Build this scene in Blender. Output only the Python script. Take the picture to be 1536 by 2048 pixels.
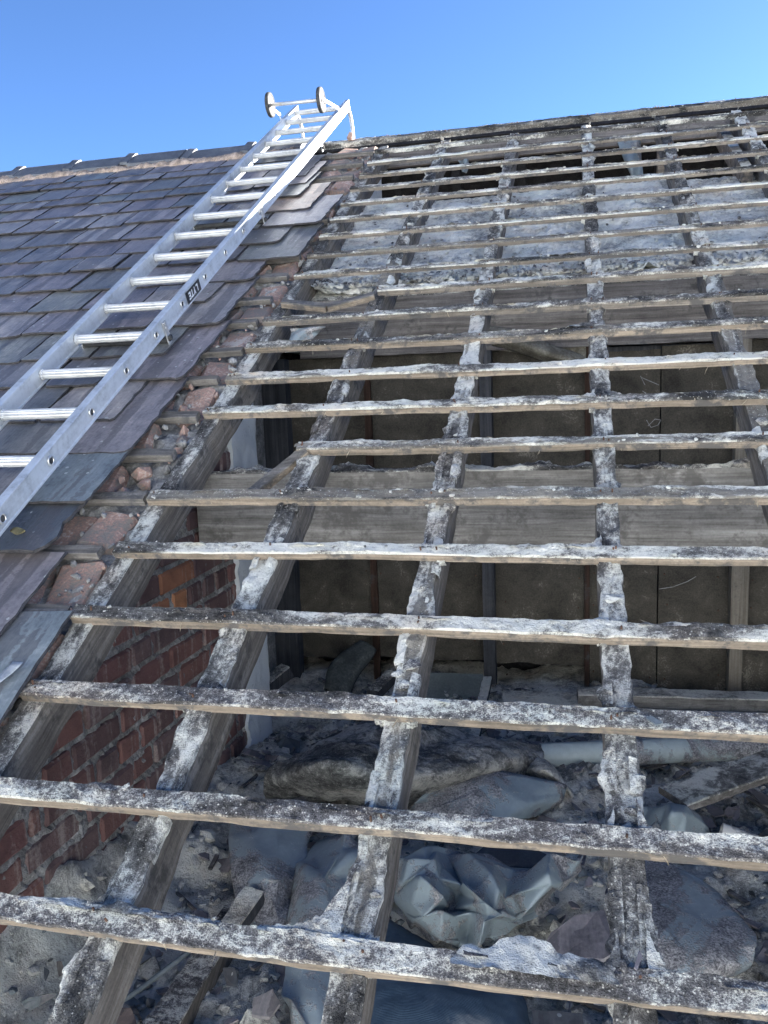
import bpy, math, random
import numpy as np
from mathutils import Vector, Matrix

random.seed(7)
RNG = np.random.default_rng(7)
scene = bpy.context.scene
for o in list(bpy.data.objects):
    bpy.data.objects.remove(o)

# ------------------------------------------------------------------ frames
PITCH = math.radians(29.82)
SN, CS = math.sin(PITCH), math.cos(PITCH)
RW = np.array([[1, 0, 0], [0, CS, -SN], [0, SN, CS]])          # roof (u along battens, v up slope, w outwards) -> world
UA, VA, WA = RW[:, 0], RW[:, 1], RW[:, 2]

def roof(u, v, w=0.0):
    return RW @ np.array([u, v, w], float)

# ------------------------------------------------------------------ camera
CAM_R = np.array([[0.974819, 0.220485, -0.033377], [-0.000574, -0.14719, -0.989108], [-0.222996, 0.964221, -0.143357]])
CAM_C = np.array([-0.08463, -1.03354, 0.82691])
CAM_F = 1632.71
cam_data = bpy.data.cameras.new("camera")
cam = bpy.data.objects.new("camera", cam_data)
scene.collection.objects.link(cam)
cam_data.sensor_fit = 'VERTICAL'
cam_data.sensor_height = 34.0
cam_data.lens = CAM_F / 2048.0 * 34.0
cam_data.clip_start = 0.05
cam_data.clip_end = 3000
M = Matrix.Identity(4)
for i in range(3):
    M[i][0] = CAM_R[0, i]
    M[i][1] = -CAM_R[1, i]
    M[i][2] = -CAM_R[2, i]
    M[i][3] = CAM_C[i]
cam.matrix_world = M
scene.camera = cam

# ------------------------------------------------------------------ light
SUN_DIR = np.array(RW @ np.array([0.78, 0.62, -0.042]))
SUN_DIR /= np.linalg.norm(SUN_DIR)
SUN_EL = math.asin(SUN_DIR[2])
SUN_AZ = math.atan2(SUN_DIR[0], SUN_DIR[1])
world = bpy.data.worlds.new("World")
scene.world = world
world.use_nodes = True
wn = world.node_tree
wn.nodes.clear()
sky = wn.nodes.new('ShaderNodeTexSky')
sky.sky_type = 'NISHITA'
sky.sun_disc = False
sky.sun_elevation = SUN_EL
sky.sun_rotation = SUN_AZ
sky.altitude = 0
sky.air_density = 0.5
sky.dust_density = 0.2
sky.ozone_density = 4.5
bg = wn.nodes.new('ShaderNodeBackground')
bg.inputs['Strength'].default_value = 0.05
wout = wn.nodes.new('ShaderNodeOutputWorld')
wn.links.new(sky.outputs[0], bg.inputs['Color'])
wn.links.new(bg.outputs[0], wout.inputs['Surface'])
sd = bpy.data.lights.new("sun", 'SUN')
sd.energy = 5.0
sd.angle = math.radians(0.5)
sd.color = (1.0, 0.96, 0.90)
sun = bpy.data.objects.new("sun", sd)
scene.collection.objects.link(sun)
sun.rotation_euler = Vector(SUN_DIR).to_track_quat('Z', 'Y').to_euler()
scene.view_settings.view_transform = 'Standard'
scene.view_settings.look = 'None'
scene.view_settings.gamma = 1.0
scene.view_settings.use_curve_mapping = False
scene.view_settings.exposure = 3.05
scene.cycles.max_bounces = 8
scene.cycles.diffuse_bounces = 6

# ------------------------------------------------------------------ pixel rays (photo pixels -> real points on a given plane)
def ray(x, y):
    return CAM_R.T @ np.array([(x - 768) / CAM_F, (y - 1024) / CAM_F, 1.0])
def on_z(x, y, z):
    d = ray(x, y)
    return CAM_C + d * ((z - CAM_C[2]) / d[2])
def on_y(x, y, Y):
    d = ray(x, y)
    return CAM_C + d * ((Y - CAM_C[1]) / d[1])
def on_x(x, y, X):
    d = ray(x, y)
    return CAM_C + d * ((X - CAM_C[0]) / d[0])
def on_roof(x, y, w=0.0):
    d = RW.T @ ray(x, y)
    o = RW.T @ CAM_C
    return o + d * ((w - o[2]) / d[2])                           # (u, v, w)

# ------------------------------------------------------------------ numpy noise
_P = np.random.default_rng(3).permutation(512)
_G = np.random.default_rng(4).normal(size=(512, 3))
_G /= np.linalg.norm(_G, axis=1)[:, None]
def pnoise(p):
    p = np.asarray(p, float)
    i = np.floor(p).astype(int)
    f = p - i
    t = f * f * f * (f * (f * 6 - 15) + 10)
    r = 0
    for a in (0, 1):
        for b in (0, 1):
            for c in (0, 1):
                h = _P[(_P[(_P[(i[..., 0] + a) & 511] + i[..., 1] + b) & 511] + i[..., 2] + c) & 511]
                g = (_G[h] * (f - np.array([a, b, c]))).sum(-1)
                w = (t[..., 0] if a else 1 - t[..., 0]) * (t[..., 1] if b else 1 - t[..., 1]) * (t[..., 2] if c else 1 - t[..., 2])
                r = r + g * w
    return r * 1.6
def fbm(p, scale=1.0, octv=3, off=0.0):
    p = np.asarray(p, float) * scale + off
    a, r = 1.0, 0
    for k in range(octv):
        r = r + a * pnoise(p)
        p = p * 2.03 + 11.3
        a *= 0.5
    return r

# ------------------------------------------------------------------ objects
COL = scene.collection
def empty(name, loc, label, cat, group=None):
    o = bpy.data.objects.new(name, None)
    o.empty_display_size = 0.1
    COL.objects.link(o)
    o.location = loc
    tag(o, label, cat, group)
    return o
def tag(o, label=None, cat=None, group=None, kind=None):
    if label: o['label'] = label
    if cat:
        o['category'] = cat
        o['kind'] = 'thing'
    if group: o['group'] = group
    if kind: o['kind'] = kind
    return o
def wloc(o):
    return np.array(o.location) + (wloc(o.parent) if o.parent else 0)
def mesh(name, V, F, mats, parent=None, origin=None, smooth=False, mi=None, kind=None):
    V = np.asarray(V, float)
    if origin is None:
        origin = V.mean(0)
    origin = np.asarray(origin, float)
    me = bpy.data.meshes.new(name)
    me.from_pydata((V - origin).tolist(), [], [list(map(int, f)) for f in F])
    if not isinstance(mats, (list, tuple)):
        mats = [mats]
    for m in mats:
        me.materials.append(m)
    if mi is not None:
        me.polygons.foreach_set('material_index', np.asarray(mi, np.int32))
    if smooth:
        me.polygons.foreach_set('use_smooth', np.ones(len(me.polygons), bool))
    me.update()
    o = bpy.data.objects.new(name, me)
    COL.objects.link(o)
    if parent is not None:
        o.parent = parent
        o.location = origin - wloc(parent)
    else:
        o.location = origin
    if kind:
        o['kind'] = kind
    return o

class MB:
    """collects shapes for ONE mesh object"""
    def __init__(s):
        s.V, s.F, s.M, s.n = [], [], [], 0
    def add(s, V, F, m=0):
        V = np.asarray(V, float)
        s.V.append(V)
        s.F += [[int(i) + s.n for i in f] for f in F]
        s.M += [m] * len(F) if np.isscalar(m) else list(m)
        s.n += len(V)
    def build(s, name, mats, parent=None, origin=None, smooth=False, kind=None):
        return mesh(name, np.concatenate(s.V), s.F, mats, parent, origin, smooth, s.M, kind)

def box_vf(c, ax, ay, az, sx, sy, sz, bev=0.0):
    """box with chamfered edges: centre c, unit axes, full sizes"""
    c = np.asarray(c, float)
    ax, ay, az = map(np.asarray, (ax, ay, az))
    V, F = [], []
    h = np.array([sx, sy, sz]) / 2
    if bev <= 0:
        for k in range(8):
            q = [(1 if k >> i & 1 else -1) * h[i] for i in range(3)]
            V.append(c + ax * q[0] + ay * q[1] + az * q[2])
        F = [(0, 2, 3, 1), (4, 5, 7, 6), (0, 1, 5, 4), (2, 6, 7, 3), (0, 4, 6, 2), (1, 3, 7, 5)]
        return np.array(V), F
    idx = {}
    for k in range(8):
        sg = [1 if k >> i & 1 else -1 for i in range(3)]
        for d in range(3):
            q = [sg[i] * (h[i] - (0 if i == d else bev)) for i in range(3)]
            idx[(k, d)] = len(V)
            V.append(c + ax * q[0] + ay * q[1] + az * q[2])
    for d in range(3):
        e, f = (d + 1) % 3, (d + 2) % 3
        for sgn in (0, 1):
            ks = []
            for a, b in ((0, 0), (1, 0), (1, 1), (0, 1)):
                ks.append((sgn << d) | (a << e) | (b << f))
            q = [idx[(k, d)] for k in ks]
            F.append(q if sgn else q[::-1])
    for d in range(3):
        e, f = (d + 1) % 3, (d + 2) % 3
        for a in (0, 1):
            for b in (0, 1):
                k0 = (a << e) | (b << f)
                k1 = k0 | (1 << d)
                q = [idx[(k0, e)], idx[(k1, e)], idx[(k1, f)], idx[(k0, f)]]
                F.append(q if (a + b) % 2 == 0 else q[::-1])
    for k in range(8):
        F.append([idx[(k, 0)], idx[(k, 1)], idx[(k, 2)]])
    return np.array(V), F

X, Y, Z = np.eye(3)

def tube_vf(pts, r, n=8, cap=True):
    pts = np.asarray(pts, float)
    rr = np.full(len(pts), r) if np.isscalar(r) else np.asarray(r, float)
    V, F = [], []
    up = None
    for i, p in enumerate(pts):
        t = pts[min(i + 1, len(pts) - 1)] - pts[max(i - 1, 0)]
        t /= np.linalg.norm(t) + 1e-12
        if up is None:
            up = np.cross(t, [0.3, 0.5, 0.81]); up /= np.linalg.norm(up)
        up = up - t * (up @ t); up /= np.linalg.norm(up)
        b = np.cross(t, up)
        for k in range(n):
            a = 2 * math.pi * k / n
            V.append(p + rr[i] * (math.cos(a) * up + math.sin(a) * b))
    for i in range(len(pts) - 1):
        for k in range(n):
            F.append((i * n + k, i * n + (k + 1) % n, (i + 1) * n + (k + 1) % n, (i + 1) * n + k))
    if cap:
        F.append(list(range(n))[::-1])
        F.append([(len(pts) - 1) * n + k for k in range(n)])
    return np.array(V), F

def timber_vf(P0, P1, A, B, wa, wb, seg=0.02, amp=0.0012, crust=0.0, ntop=5, edge=0.0, wear=0.0, seed=0.0):
    """a sawn timber: rings along P0-P1, width wa along A, depth wb along B; top (+B) carries a lumpy crust. material 0 top, 1 sides"""
    P0, P1, A, B = map(lambda q: np.asarray(q, float), (P0, P1, A, B))
    L = np.linalg.norm(P1 - P0)
    n = max(2, int(L / seg) + 1)
    ch = min(0.004, wa * 0.12)
    ta = np.linspace(-wa / 2 + ch * 0.3, wa / 2 - ch * 0.3, ntop)
    prof = [(a, wb / 2, 1) for a in ta] + [(wa / 2, wb / 2 - ch, 0), (wa / 2, 0, 0), (wa / 2, -wb / 2, 0), (-wa / 2, -wb / 2, 0), (-wa / 2, 0, 0), (-wa / 2, wb / 2 - ch, 0)]
    m = len(prof)
    a = np.array([q[0] for q in prof]); b = np.array([q[1] for q in prof]); top = np.array([q[2] for q in prof])
    s = np.linspace(0, 1, n)
    base = P0 + (P1 - P0) * s[:, None]
    V = base[:, None, :] + a[None, :, None] * A + b[None, :, None] * B
    lo = np.linalg.norm(V - V.mean((0, 1)), axis=-1)
    nz = fbm(V * np.array([1, 1, 1.0]), 9.0, 2, seed + 3.1)
    V = V + nz[..., None] * amp * 1.5 * (A * np.sign(a)[None, :, None] + B * np.sign(b)[None, :, None])
    if crust > 0:
        h = fbm(V, 7.0, 3, seed + 9.7)
        f = fbm(V, 55.0, 3, seed + 1.9)
        h = np.clip(h + 0.22, 0, 1.0)
        hh = (h * crust + (0.35 + h) * f * crust * 0.55) * top
        V = V + hh[..., None] * B
        eg = np.clip(0.55 * fbm(base, 9.0, 2, seed + 21.0) + 0.6 * fbm(base, 24.0, 3, seed + 5.0) + 0.05, 0, 1)
        e2 = fbm(base, 45.0, 2, seed + 2.0)
        for k, sg in ((0, -1), (ntop - 1, 1), (ntop, 1), (m - 1, -1)):
            V[:, k] += ((eg * 1.2 + eg * e2 * 0.9) * edge)[:, None] * sg * A
    if wear > 0:
        V = V - (np.clip(fbm(V, 5.0, 3, seed + 41) - 0.25, 0, 1) * wear)[..., None] * (A * np.sign(a)[None, :, None])
    F, mi = [], []
    for i in range(n - 1):
        for k in range(m):
            k2 = (k + 1) % m
            F.append((i * m + k, (i + 1) * m + k, (i + 1) * m + k2, i * m + k2))
            mi.append(0 if k < ntop - 1 or k in (ntop - 1, m - 1) else 1)
    F.append(list(range(m))); mi.append(1)
    F.append([(n - 1) * m + k for k in range(m)][::-1]); mi.append(1)
    return V.reshape(-1, 3), F, mi

def flipf(F):
    return [list(f)[::-1] for f in F]

def grid_vf(G):
    n, m = G.shape[:2]
    F = [(i * m + j, i * m + j + 1, (i + 1) * m + j + 1, (i + 1) * m + j) for i in range(n - 1) for j in range(m - 1)]
    return G.reshape(-1, 3), F

def chunk_vf(c, size, seed):
    """an angular fragment: 12-vertex convexish lump (icosahedron, squashed and jittered)"""
    r = np.random.default_rng(seed)
    V = ICO_V * (1 + r.uniform(-0.35, 0.35, (12, 1))) * r.uniform(0.5, 1.1, 3)
    q = r.normal(size=4); q /= np.linalg.norm(q)
    w, x, y, z = q
    R = np.array([[1 - 2 * (y * y + z * z), 2 * (x * y - w * z), 2 * (x * z + w * y)], [2 * (x * y + w * z), 1 - 2 * (x * x + z * z), 2 * (y * z - w * x)], [2 * (x * z - w * y), 2 * (y * z + w * x), 1 - 2 * (x * x + y * y)]])
    return np.asarray(c) + (V @ R.T) * size
_p = (1 + 5 ** 0.5) / 2
ICO_V = np.array([(-1, _p, 0), (1, _p, 0), (-1, -_p, 0), (1, -_p, 0), (0, -1, _p), (0, 1, _p), (0, -1, -_p), (0, 1, -_p), (_p, 0, -1), (_p, 0, 1), (-_p, 0, -1), (-_p, 0, 1)]) / 1.9
ICO_F = [(0, 11, 5), (0, 5, 1), (0, 1, 7), (0, 7, 10), (0, 10, 11), (1, 5, 9), (5, 11, 4), (11, 10, 2), (10, 7, 6), (7, 1, 8), (3, 9, 4), (3, 4, 2), (3, 2, 6), (3, 6, 8), (3, 8, 9), (4, 9, 5), (2, 4, 11), (6, 2, 10), (8, 6, 7), (9, 8, 1)]

# ------------------------------------------------------------------ materials
class NT:
    def __init__(s, name):
        s.m = bpy.data.materials.new(name)
        s.m.use_nodes = True
        s.t = s.m.node_tree
        s.b = s.t.nodes['Principled BSDF']
        s.geo = s.t.nodes.new('ShaderNodeNewGeometry')
    def n(s, typ, **kw):
        nd = s.t.nodes.new(typ)
        for k, v in kw.items():
            setattr(nd, k, v)
        return nd
    def link(s, a, b):
        s.t.links.new(a, b)
    def setin(s, nd, i, v):
        if hasattr(v, 'links') or isinstance(v, bpy.types.NodeSocket):
            s.link(v, nd.inputs[i])
        else:
            nd.inputs[i].default_value = v
    def pos(s, rot=0.0, scale=(1, 1, 1), off=(0, 0, 0)):
        v = s.geo.outputs['Position']
        if rot:
            r = s.n('ShaderNodeMapping')
            r.inputs['Rotation'].default_value = (-rot, 0, 0)
            s.link(v, r.inputs['Vector'])
            v = r.outputs[0]
        r = s.n('ShaderNodeMapping')
        r.inputs['Scale'].default_value = scale
        r.inputs['Location'].default_value = off
        s.link(v, r.inputs['Vector'])
        return r.outputs[0]
    def noise(s, vec, scale, detail=4, rough=0.6, dist=0.0, W=None):
        nd = s.n('ShaderNodeTexNoise')
        if W is not None:
            nd.noise_dimensions = '4D'
            s.setin(nd, 'W', W)
        s.link(vec, nd.inputs['Vector'])
        nd.inputs['Scale'].default_value = scale
        nd.inputs['Detail'].default_value = detail
        nd.inputs['Roughness'].default_value = rough
        nd.inputs['Distortion'].default_value = dist
        return nd.outputs['Fac']
    def math(s, op, a, b=0.0, c=None, clamp=False):
        nd = s.n('ShaderNodeMath', operation=op, use_clamp=clamp)
        s.setin(nd, 0, a); s.setin(nd, 1, b)
        if c is not None: s.setin(nd, 2, c)
        return nd.outputs[0]
    def ramp(s, fac, stops, interp='LINEAR'):
        nd = s.n('ShaderNodeValToRGB')
        cr = nd.color_ramp
        cr.interpolation = interp
        while len(cr.elements) < len(stops):
            cr.elements.new(0.5)
        for e, (p, c) in zip(cr.elements, stops):
            e.position = p
            e.color = (*c, 1) if len(c) == 3 else c
        s.link(fac, nd.inputs[0])
        return nd.outputs['Color']
    def step(s, fac, lo, hi):
        nd = s.n('ShaderNodeMapRange')
        nd.interpolation_type = 'SMOOTHSTEP'
        s.link(fac, nd.inputs['Value'])
        nd.inputs['From Min'].default_value = lo
        nd.inputs['From Max'].default_value = hi
        return nd.outputs['Result']
    def mix(s, fac, a, b, mode='MIX'):
        nd = s.n('ShaderNodeMix', data_type='RGBA', blend_type=mode)
        s.setin(nd, 0, fac)
        for i, v in ((6, a), (7, b)):
            if isinstance(v, bpy.types.NodeSocket): s.link(v, nd.inputs[i])
            else: nd.inputs[i].default_value = (*v, 1)
        return nd.outputs[2]
    def comb(s, lst):
        """sum of w*(n-.5) + .5"""
        acc = 0.5
        for n, w in lst:
            acc = s.math('ADD', s.math('MULTIPLY', s.math('SUBTRACT', n, 0.5), w), acc)
        return acc
    def bump(s, h, strength=0.5, dist=0.01):
        nd = s.n('ShaderNodeBump')
        nd.inputs['Strength'].default_value = strength
        nd.inputs['Distance'].default_value = dist
        s.link(h, nd.inputs['Height'])
        s.link(nd.outputs[0], s.b.inputs['Normal'])
    def out(s, col=None, rough=0.85, metal=0.0, spec=0.3):
        if col is not None: s.setin(s.b, 'Base Color', col if isinstance(col, bpy.types.NodeSocket) else (*col, 1))
        s.setin(s.b, 'Roughness', rough)
        s.b.inputs['Metallic'].default_value = metal
        s.b.inputs['Specular IOR Level'].default_value = spec
        return s.m

def m_dust(name, bias=0.0, dark=(0.044, 0.043, 0.042), mid=(0.215, 0.205, 0.195), light=(0.53, 0.515, 0.465), white=(0.78, 0.76, 0.69), bump=1.0, con=1.0, patch=1.0, axis=None, wood=None, vary=0.0):
    """lime torching, soot and slate dust over old timber; patches drawn out along the timber"""
    t = NT(name)
    p = t.pos()
    if axis is None:
        ps = p
    else:
        sc = [1.0, 1.0, 1.0]; sc[axis] = 0.42
        ps = t.pos(PITCH if axis == 1 else 0.0, tuple(sc))
    n0 = t.noise(ps, 4.2, 3, 0.55, 0.9)
    n1 = t.noise(ps, 21, 5, 0.68, 0.6)
    n2 = t.noise(p, 85, 4, 0.72)
    n3 = t.noise(p, 380, 3, 0.7)
    v = t.comb([(n0, 1.9 * patch), (n1, 1.75 * patch), (n2, 0.80 * con), (n3, 0.62 * con)])
    v = t.math('ADD', v, bias)
    if vary:
        oi = t.n('ShaderNodeObjectInfo')
        v = t.math('ADD', v, t.math('MULTIPLY', t.math('SUBTRACT', oi.outputs['Random'], 0.5), vary))
    c = t.ramp(v, [(0.10, dark), (0.32, tuple(0.55 * a + 0.45 * b for a, b in zip(dark, mid))), (0.48, mid), (0.60, light), (0.78, white)])
    tint = t.noise(t.pos(off=(5, 3, 1)), 6, 3)
    c = t.mix(t.step(tint, 0.52, 0.72), c, t.mix(0.5, c, (0.92, 0.78, 0.68), 'MULTIPLY'))
    cool = t.noise(t.pos(off=(1, 8, 4)), 4, 2)
    c = t.mix(t.step(cool, 0.50, 0.68), c, t.mix(0.6, c, (0.84, 0.91, 0.93), 'MULTIPLY'))
    if wood:                                                        # bare timber where the crust has come away
        sc = [60.0] * 3; sc[axis or 0] = 2.2
        g = t.noise(t.pos(PITCH if axis == 1 else 0.0, tuple(sc)), 1.0, 4, 0.65, 0.4)
        wc = t.ramp(g, [(0.25, wood[0]), (0.75, wood[1])])
        bare = t.step(t.comb([(t.noise(t.pos(PITCH if axis == 1 else 0.0, tuple(k / 60 * 26 if k > 10 else 1.2 for k in sc), (9, 2, 6)), 0.16, 4, 0.6), 2.2), (n1, 0.8)]), 0.60, 0.68)
        c = t.mix(t.math('MULTIPLY', bare, 0.85), c, wc)
    vor = t.n('ShaderNodeTexVoronoi'); t.link(p, vor.inputs['Vector']); vor.inputs['Scale'].default_value = 150
    sp = t.math('MULTIPLY', t.math('LESS_THAN', vor.outputs['Distance'], 0.24), t.step(n2, 0.44, 0.6))
    c = t.mix(t.math('MULTIPLY', sp, 0.6 * con), c, tuple(min(0.85, k * 1.02) for k in white))
    sp2 = t.math('MULTIPLY', t.math('GREATER_THAN', vor.outputs['Distance'], 0.84), t.step(n1, 0.42, 0.62))
    c = t.mix(t.math('MULTIPLY', sp2, 0.45 * con), c, dark)
    h = t.comb([(n1, 0.9), (n2, 1.1), (n3, 0.7)])
    t.bump(h, bump, 0.008)
    return t.out(c, 0.93, spec=0.12)

def m_wood(name, axis, cols, scale=1.0, dirt=0.4, rot=0.0, dirtcol=(0.07, 0.07, 0.072)):
    """sawn old timber with grain along an axis (0 x, 1 y/v, 2 z)"""
    t = NT(name)
    sc = [42 * scale] * 3
    sc[axis] = 1.6 * scale
    p = t.pos(rot, tuple(sc))
    g = t.noise(p, 1.0, 5, 0.65, 0.6)
    g2 = t.noise(p, 4.0, 3, 0.6)
    n1 = t.noise(t.pos(), 9, 4, 0.6)
    n3 = t.noise(t.pos(), 170, 3, 0.6)
    v = t.comb([(g, 1.1), (g2, 0.5), (n1, 0.6), (n3, 0.25)])
    c = t.ramp(v, [(0.2, cols[0]), (0.5, cols[1]), (0.8, cols[2])])
    d = t.step(t.comb([(n1, 1.4), (t.noise(t.pos(off=(3, 3, 3)), 40, 4, 0.7), 0.8)]), 0.62 - dirt * 0.4, 0.9 - dirt * 0.4)
    c = t.mix(t.math('MULTIPLY', d, 0.85), c, dirtcol)
    t.bump(t.comb([(g, 1.0), (g2, 0.5), (n3, 0.5)]), 0.5, 0.004)
    return t.out(c, 0.85, spec=0.2)

def m_slate(name, cols, wet=0.42):
    t = NT(name)
    oi = t.n('ShaderNodeObjectInfo')
    rnd = oi.outputs['Random']
    W = t.math('MULTIPLY', rnd, 160.0)
    n = len(cols)
    c = t.ramp(rnd, [(i / n, k) for i, k in enumerate(cols)], 'CONSTANT')
    pr = t.pos(PITCH, (1, 1, 1))
    st = t.noise(t.pos(PITCH, (15, 1.1, 3)), 1.0, 3, 0.5, 0.3, W)
    pa = t.noise(pr, 9, 5, 0.62, 0.5, W)
    fi = t.noise(pr, 80, 4, 0.65, 0.2, W)
    vf = t.noise(t.pos(PITCH, (120, 14, 40)), 1.0, 3, 0.6, 0.0, W)
    k = t.comb([(st, 0.45), (pa, 1.15), (fi, 0.55), (vf, 0.45)])
    c = t.mix(1.0, c, t.ramp(k, [(0.22, (0.42, 0.42, 0.45)), (0.45, (0.92, 0.92, 0.93)), (0.55, (1.08, 1.06, 1.05)), (0.80, (1.9, 1.8, 1.7))]), 'MULTIPLY')
    # run-off stains: dark strips down the slate, each with its own edge
    c = t.mix(t.math('MULTIPLY', t.step(t.comb([(st, 1.3), (pa, 0.40), (fi, 0.25)]), 0.55, 0.60), 0.68), c, (0.066, 0.062, 0.068))
    pale = t.step(t.comb([(t.noise(pr, 5, 4, 0.6, 0.8, t.math('ADD', W, 7.0)), 1.2), (fi, 0.5)]), 0.60, 0.85)
    c = t.mix(t.math('MULTIPLY', pale, 0.55), c, (0.34, 0.30, 0.295))
    vor = t.n('ShaderNodeTexVoronoi'); t.link(pr, vor.inputs['Vector']); vor.inputs['Scale'].default_value = 26
    sp = t.math('LESS_THAN', t.math('ADD', vor.outputs['Distance'], t.math('MULTIPLY', fi, 0.25)), 0.25)
    sp = t.math('MULTIPLY', sp, t.step(t.noise(pr, 3.5, 2, 0.5, 0, W), 0.50, 0.57))
    c = t.mix(t.math('MULTIPLY', sp, 0.75), c, (0.52, 0.53, 0.50))
    t.bump(t.comb([(pa, 0.8), (fi, 0.5), (vf, 0.5)]), 0.6, 0.004)
    r = t.math('ADD', t.math('MULTIPLY', pa, 0.25), wet - 0.14)
    return t.out(c, r, spec=0.5)

def m_plain(name, c1, c2, scale=12, rough=0.8, metal=0.0, spec=0.3, bump=0.2, fine=120, c3=None, lo=0.35, hi=0.65):
    t = NT(name)
    n1 = t.noise(t.pos(), scale, 5, 0.62, 0.4)
    n2 = t.noise(t.pos(), fine, 3, 0.6)
    v = t.comb([(n1, 1.1), (n2, 0.65)])
    st = [(lo, c1), (hi, c2)] + ([(min(0.98, hi + 0.15), c3)] if c3 else [])
    c = t.ramp(v, st)
    if bump: t.bump(t.comb([(n1, 0.6), (n2, 0.7)]), bump, 0.006)
    return t.out(c, rough, metal, spec)

def m_brick(name, cols=None):
    t = NT(name)
    oi = t.n('ShaderNodeObjectInfo')
    rnd = oi.outputs['Random']
    c = t.ramp(rnd, cols or [(0.0, (0.155, 0.098, 0.094)), (0.16, (0.205, 0.112, 0.10)), (0.32, (0.18, 0.122, 0.118)), (0.48, (0.225, 0.118, 0.102)), (0.64, (0.195, 0.125, 0.12)), (0.80, (0.205, 0.108, 0.10))], 'CONSTANT')
    W = t.math('MULTIPLY', rnd, 40.0)
    n1 = t.noise(t.pos(), 14, 5, 0.62, 0.3, W)
    n2 = t.noise(t.pos(), 110, 4, 0.65)
    run = t.noise(t.pos(scale=(30, 30, 2.2)), 1.0, 3, 0.6)
    c = t.mix(t.step(n1, 0.35, 0.75), c, t.mix(1.0, c, (0.62, 0.64, 0.66), 'MULTIPLY'))
    c = t.mix(t.math('MULTIPLY', t.step(t.comb([(run, 1.3), (n2, 0.5)]), 0.55, 0.85), 0.60), c, (0.46, 0.40, 0.36))
    c = t.mix(t.math('MULTIPLY', t.step(n2, 0.6, 0.78), 0.35), c, (0.12, 0.09, 0.085))
    t.bump(t.comb([(n1, 0.8), (n2, 0.8)]), 0.6, 0.005)
    return t.out(c, 0.9, spec=0.2)

def m_plastic(name, base, dust=0.5, dustcol=((0.08, 0.078, 0.084), (0.24, 0.232, 0.24), (0.50, 0.485, 0.47)), rough=0.38):
    """thin grey polythene with patches of grit lying on it"""
    t = NT(name)
    p = t.pos()
    n0 = t.noise(p, 4.2, 4, 0.6, 0.9)
    n1 = t.noise(p, 30, 4, 0.65)
    n2 = t.noise(p, 190, 3, 0.7)
    msk = t.step(t.comb([(n0, 1.6), (n1, 0.5), (n2, 0.35)]), 0.62 - 0.35 * dust, 0.74 - 0.35 * dust)
    film = t.ramp(t.comb([(n0, 0.6), (n1, 0.7)]), [(0.25, tuple(k * 0.78 for k in base)), (0.75, tuple(min(1, k * 1.2) for k in base))])
    grit = t.ramp(t.comb([(n1, 0.9), (n2, 1.3)]), [(0.3, dustcol[0]), (0.5, dustcol[1]), (0.78, dustcol[2])])
    c = t.mix(msk, film, grit)
    r = t.math('ADD', t.math('MULTIPLY', msk, 0.5), rough)
    t.bump(t.math('MULTIPLY', t.comb([(n1, 0.5), (n2, 1.0)]), msk), 0.7, 0.006)
    return t.out(c, r, spec=0.45)

WD = ((0.085, 0.075, 0.065), (0.25, 0.225, 0.195))
M_DUSTK = m_dust('sooty_ridge_batten', -0.07, axis=0, wood=WD)
M_DUSTB = m_dust('lime_crusted_batten', 0.03, con=0.95, axis=0, wood=WD, vary=0.16)
M_DUSTR = m_dust('lime_crusted_rafter', 0.0, con=0.95, axis=1, wood=WD, vary=0.12)
M_DUSTD = m_dust('sooty_rafter', -0.06, axis=1, wood=WD)
M_DUSTG = m_dust('grey_grit_crust', -0.06, con=1.35, patch=0.72, mid=(0.205, 0.192, 0.192), axis=0, vary=0.06)
M_MORTAR = m_dust('torching_mortar', 0.11, dark=(0.08, 0.078, 0.078), mid=(0.28, 0.27, 0.25), light=(0.57, 0.55, 0.495), patch=1.0, con=0.7)
M_TORN = m_dust('torn_rafter_mortar', 0.05, patch=1.0, axis=1)
M_RUBBLE = m_dust('rubble_dust', 0.05, dark=(0.17, 0.167, 0.155), mid=(0.54, 0.52, 0.475), light=(0.74, 0.72, 0.655), white=(0.80, 0.78, 0.71), patch=0.7)
M_FLOORD = m_dust('floor_dust', 0.03, dark=(0.17, 0.167, 0.155), mid=(0.54, 0.52, 0.475), light=(0.72, 0.70, 0.635), white=(0.78, 0.76, 0.70), patch=0.7)
M_BATTENF = m_wood('sawn_batten_edge', 0, ((0.10, 0.086, 0.07), (0.235, 0.192, 0.15), (0.42, 0.345, 0.27)), dirt=0.45)
M_BATTENG = m_wood('weathered_batten_edge', 0, ((0.085, 0.076, 0.067), (0.19, 0.165, 0.14), (0.36, 0.315, 0.265)), dirt=0.45)
M_STUB = m_wood('old_batten_stub', 0, ((0.055, 0.05, 0.047), (0.13, 0.12, 0.11), (0.27, 0.25, 0.235)), dirt=0.3)
M_RAFTERS = m_wood('rafter_side', 1, ((0.065, 0.057, 0.050), (0.150, 0.133, 0.116), (0.30, 0.275, 0.245)), dirt=0.25, rot=PITCH, dirtcol=(0.05, 0.048, 0.045))
M_PURLIN = m_wood('purlin_timber', 0, ((0.11, 0.102, 0.092), (0.25, 0.235, 0.215), (0.42, 0.40, 0.37)), dirt=0.38, dirtcol=(0.13, 0.12, 0.11))
M_PURLIN2 = m_wood('dark_purlin_timber', 0, ((0.09, 0.08, 0.076), (0.20, 0.18, 0.165), (0.36, 0.33, 0.30)), dirt=0.2, dirtcol=(0.09, 0.085, 0.08))
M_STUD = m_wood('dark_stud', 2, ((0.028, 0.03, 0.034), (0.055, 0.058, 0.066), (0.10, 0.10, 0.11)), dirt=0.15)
M_STUDP = m_wood('pale_stud', 2, ((0.12, 0.105, 0.085), (0.21, 0.185, 0.15), (0.31, 0.28, 0.235)), dirt=0.15)
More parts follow.
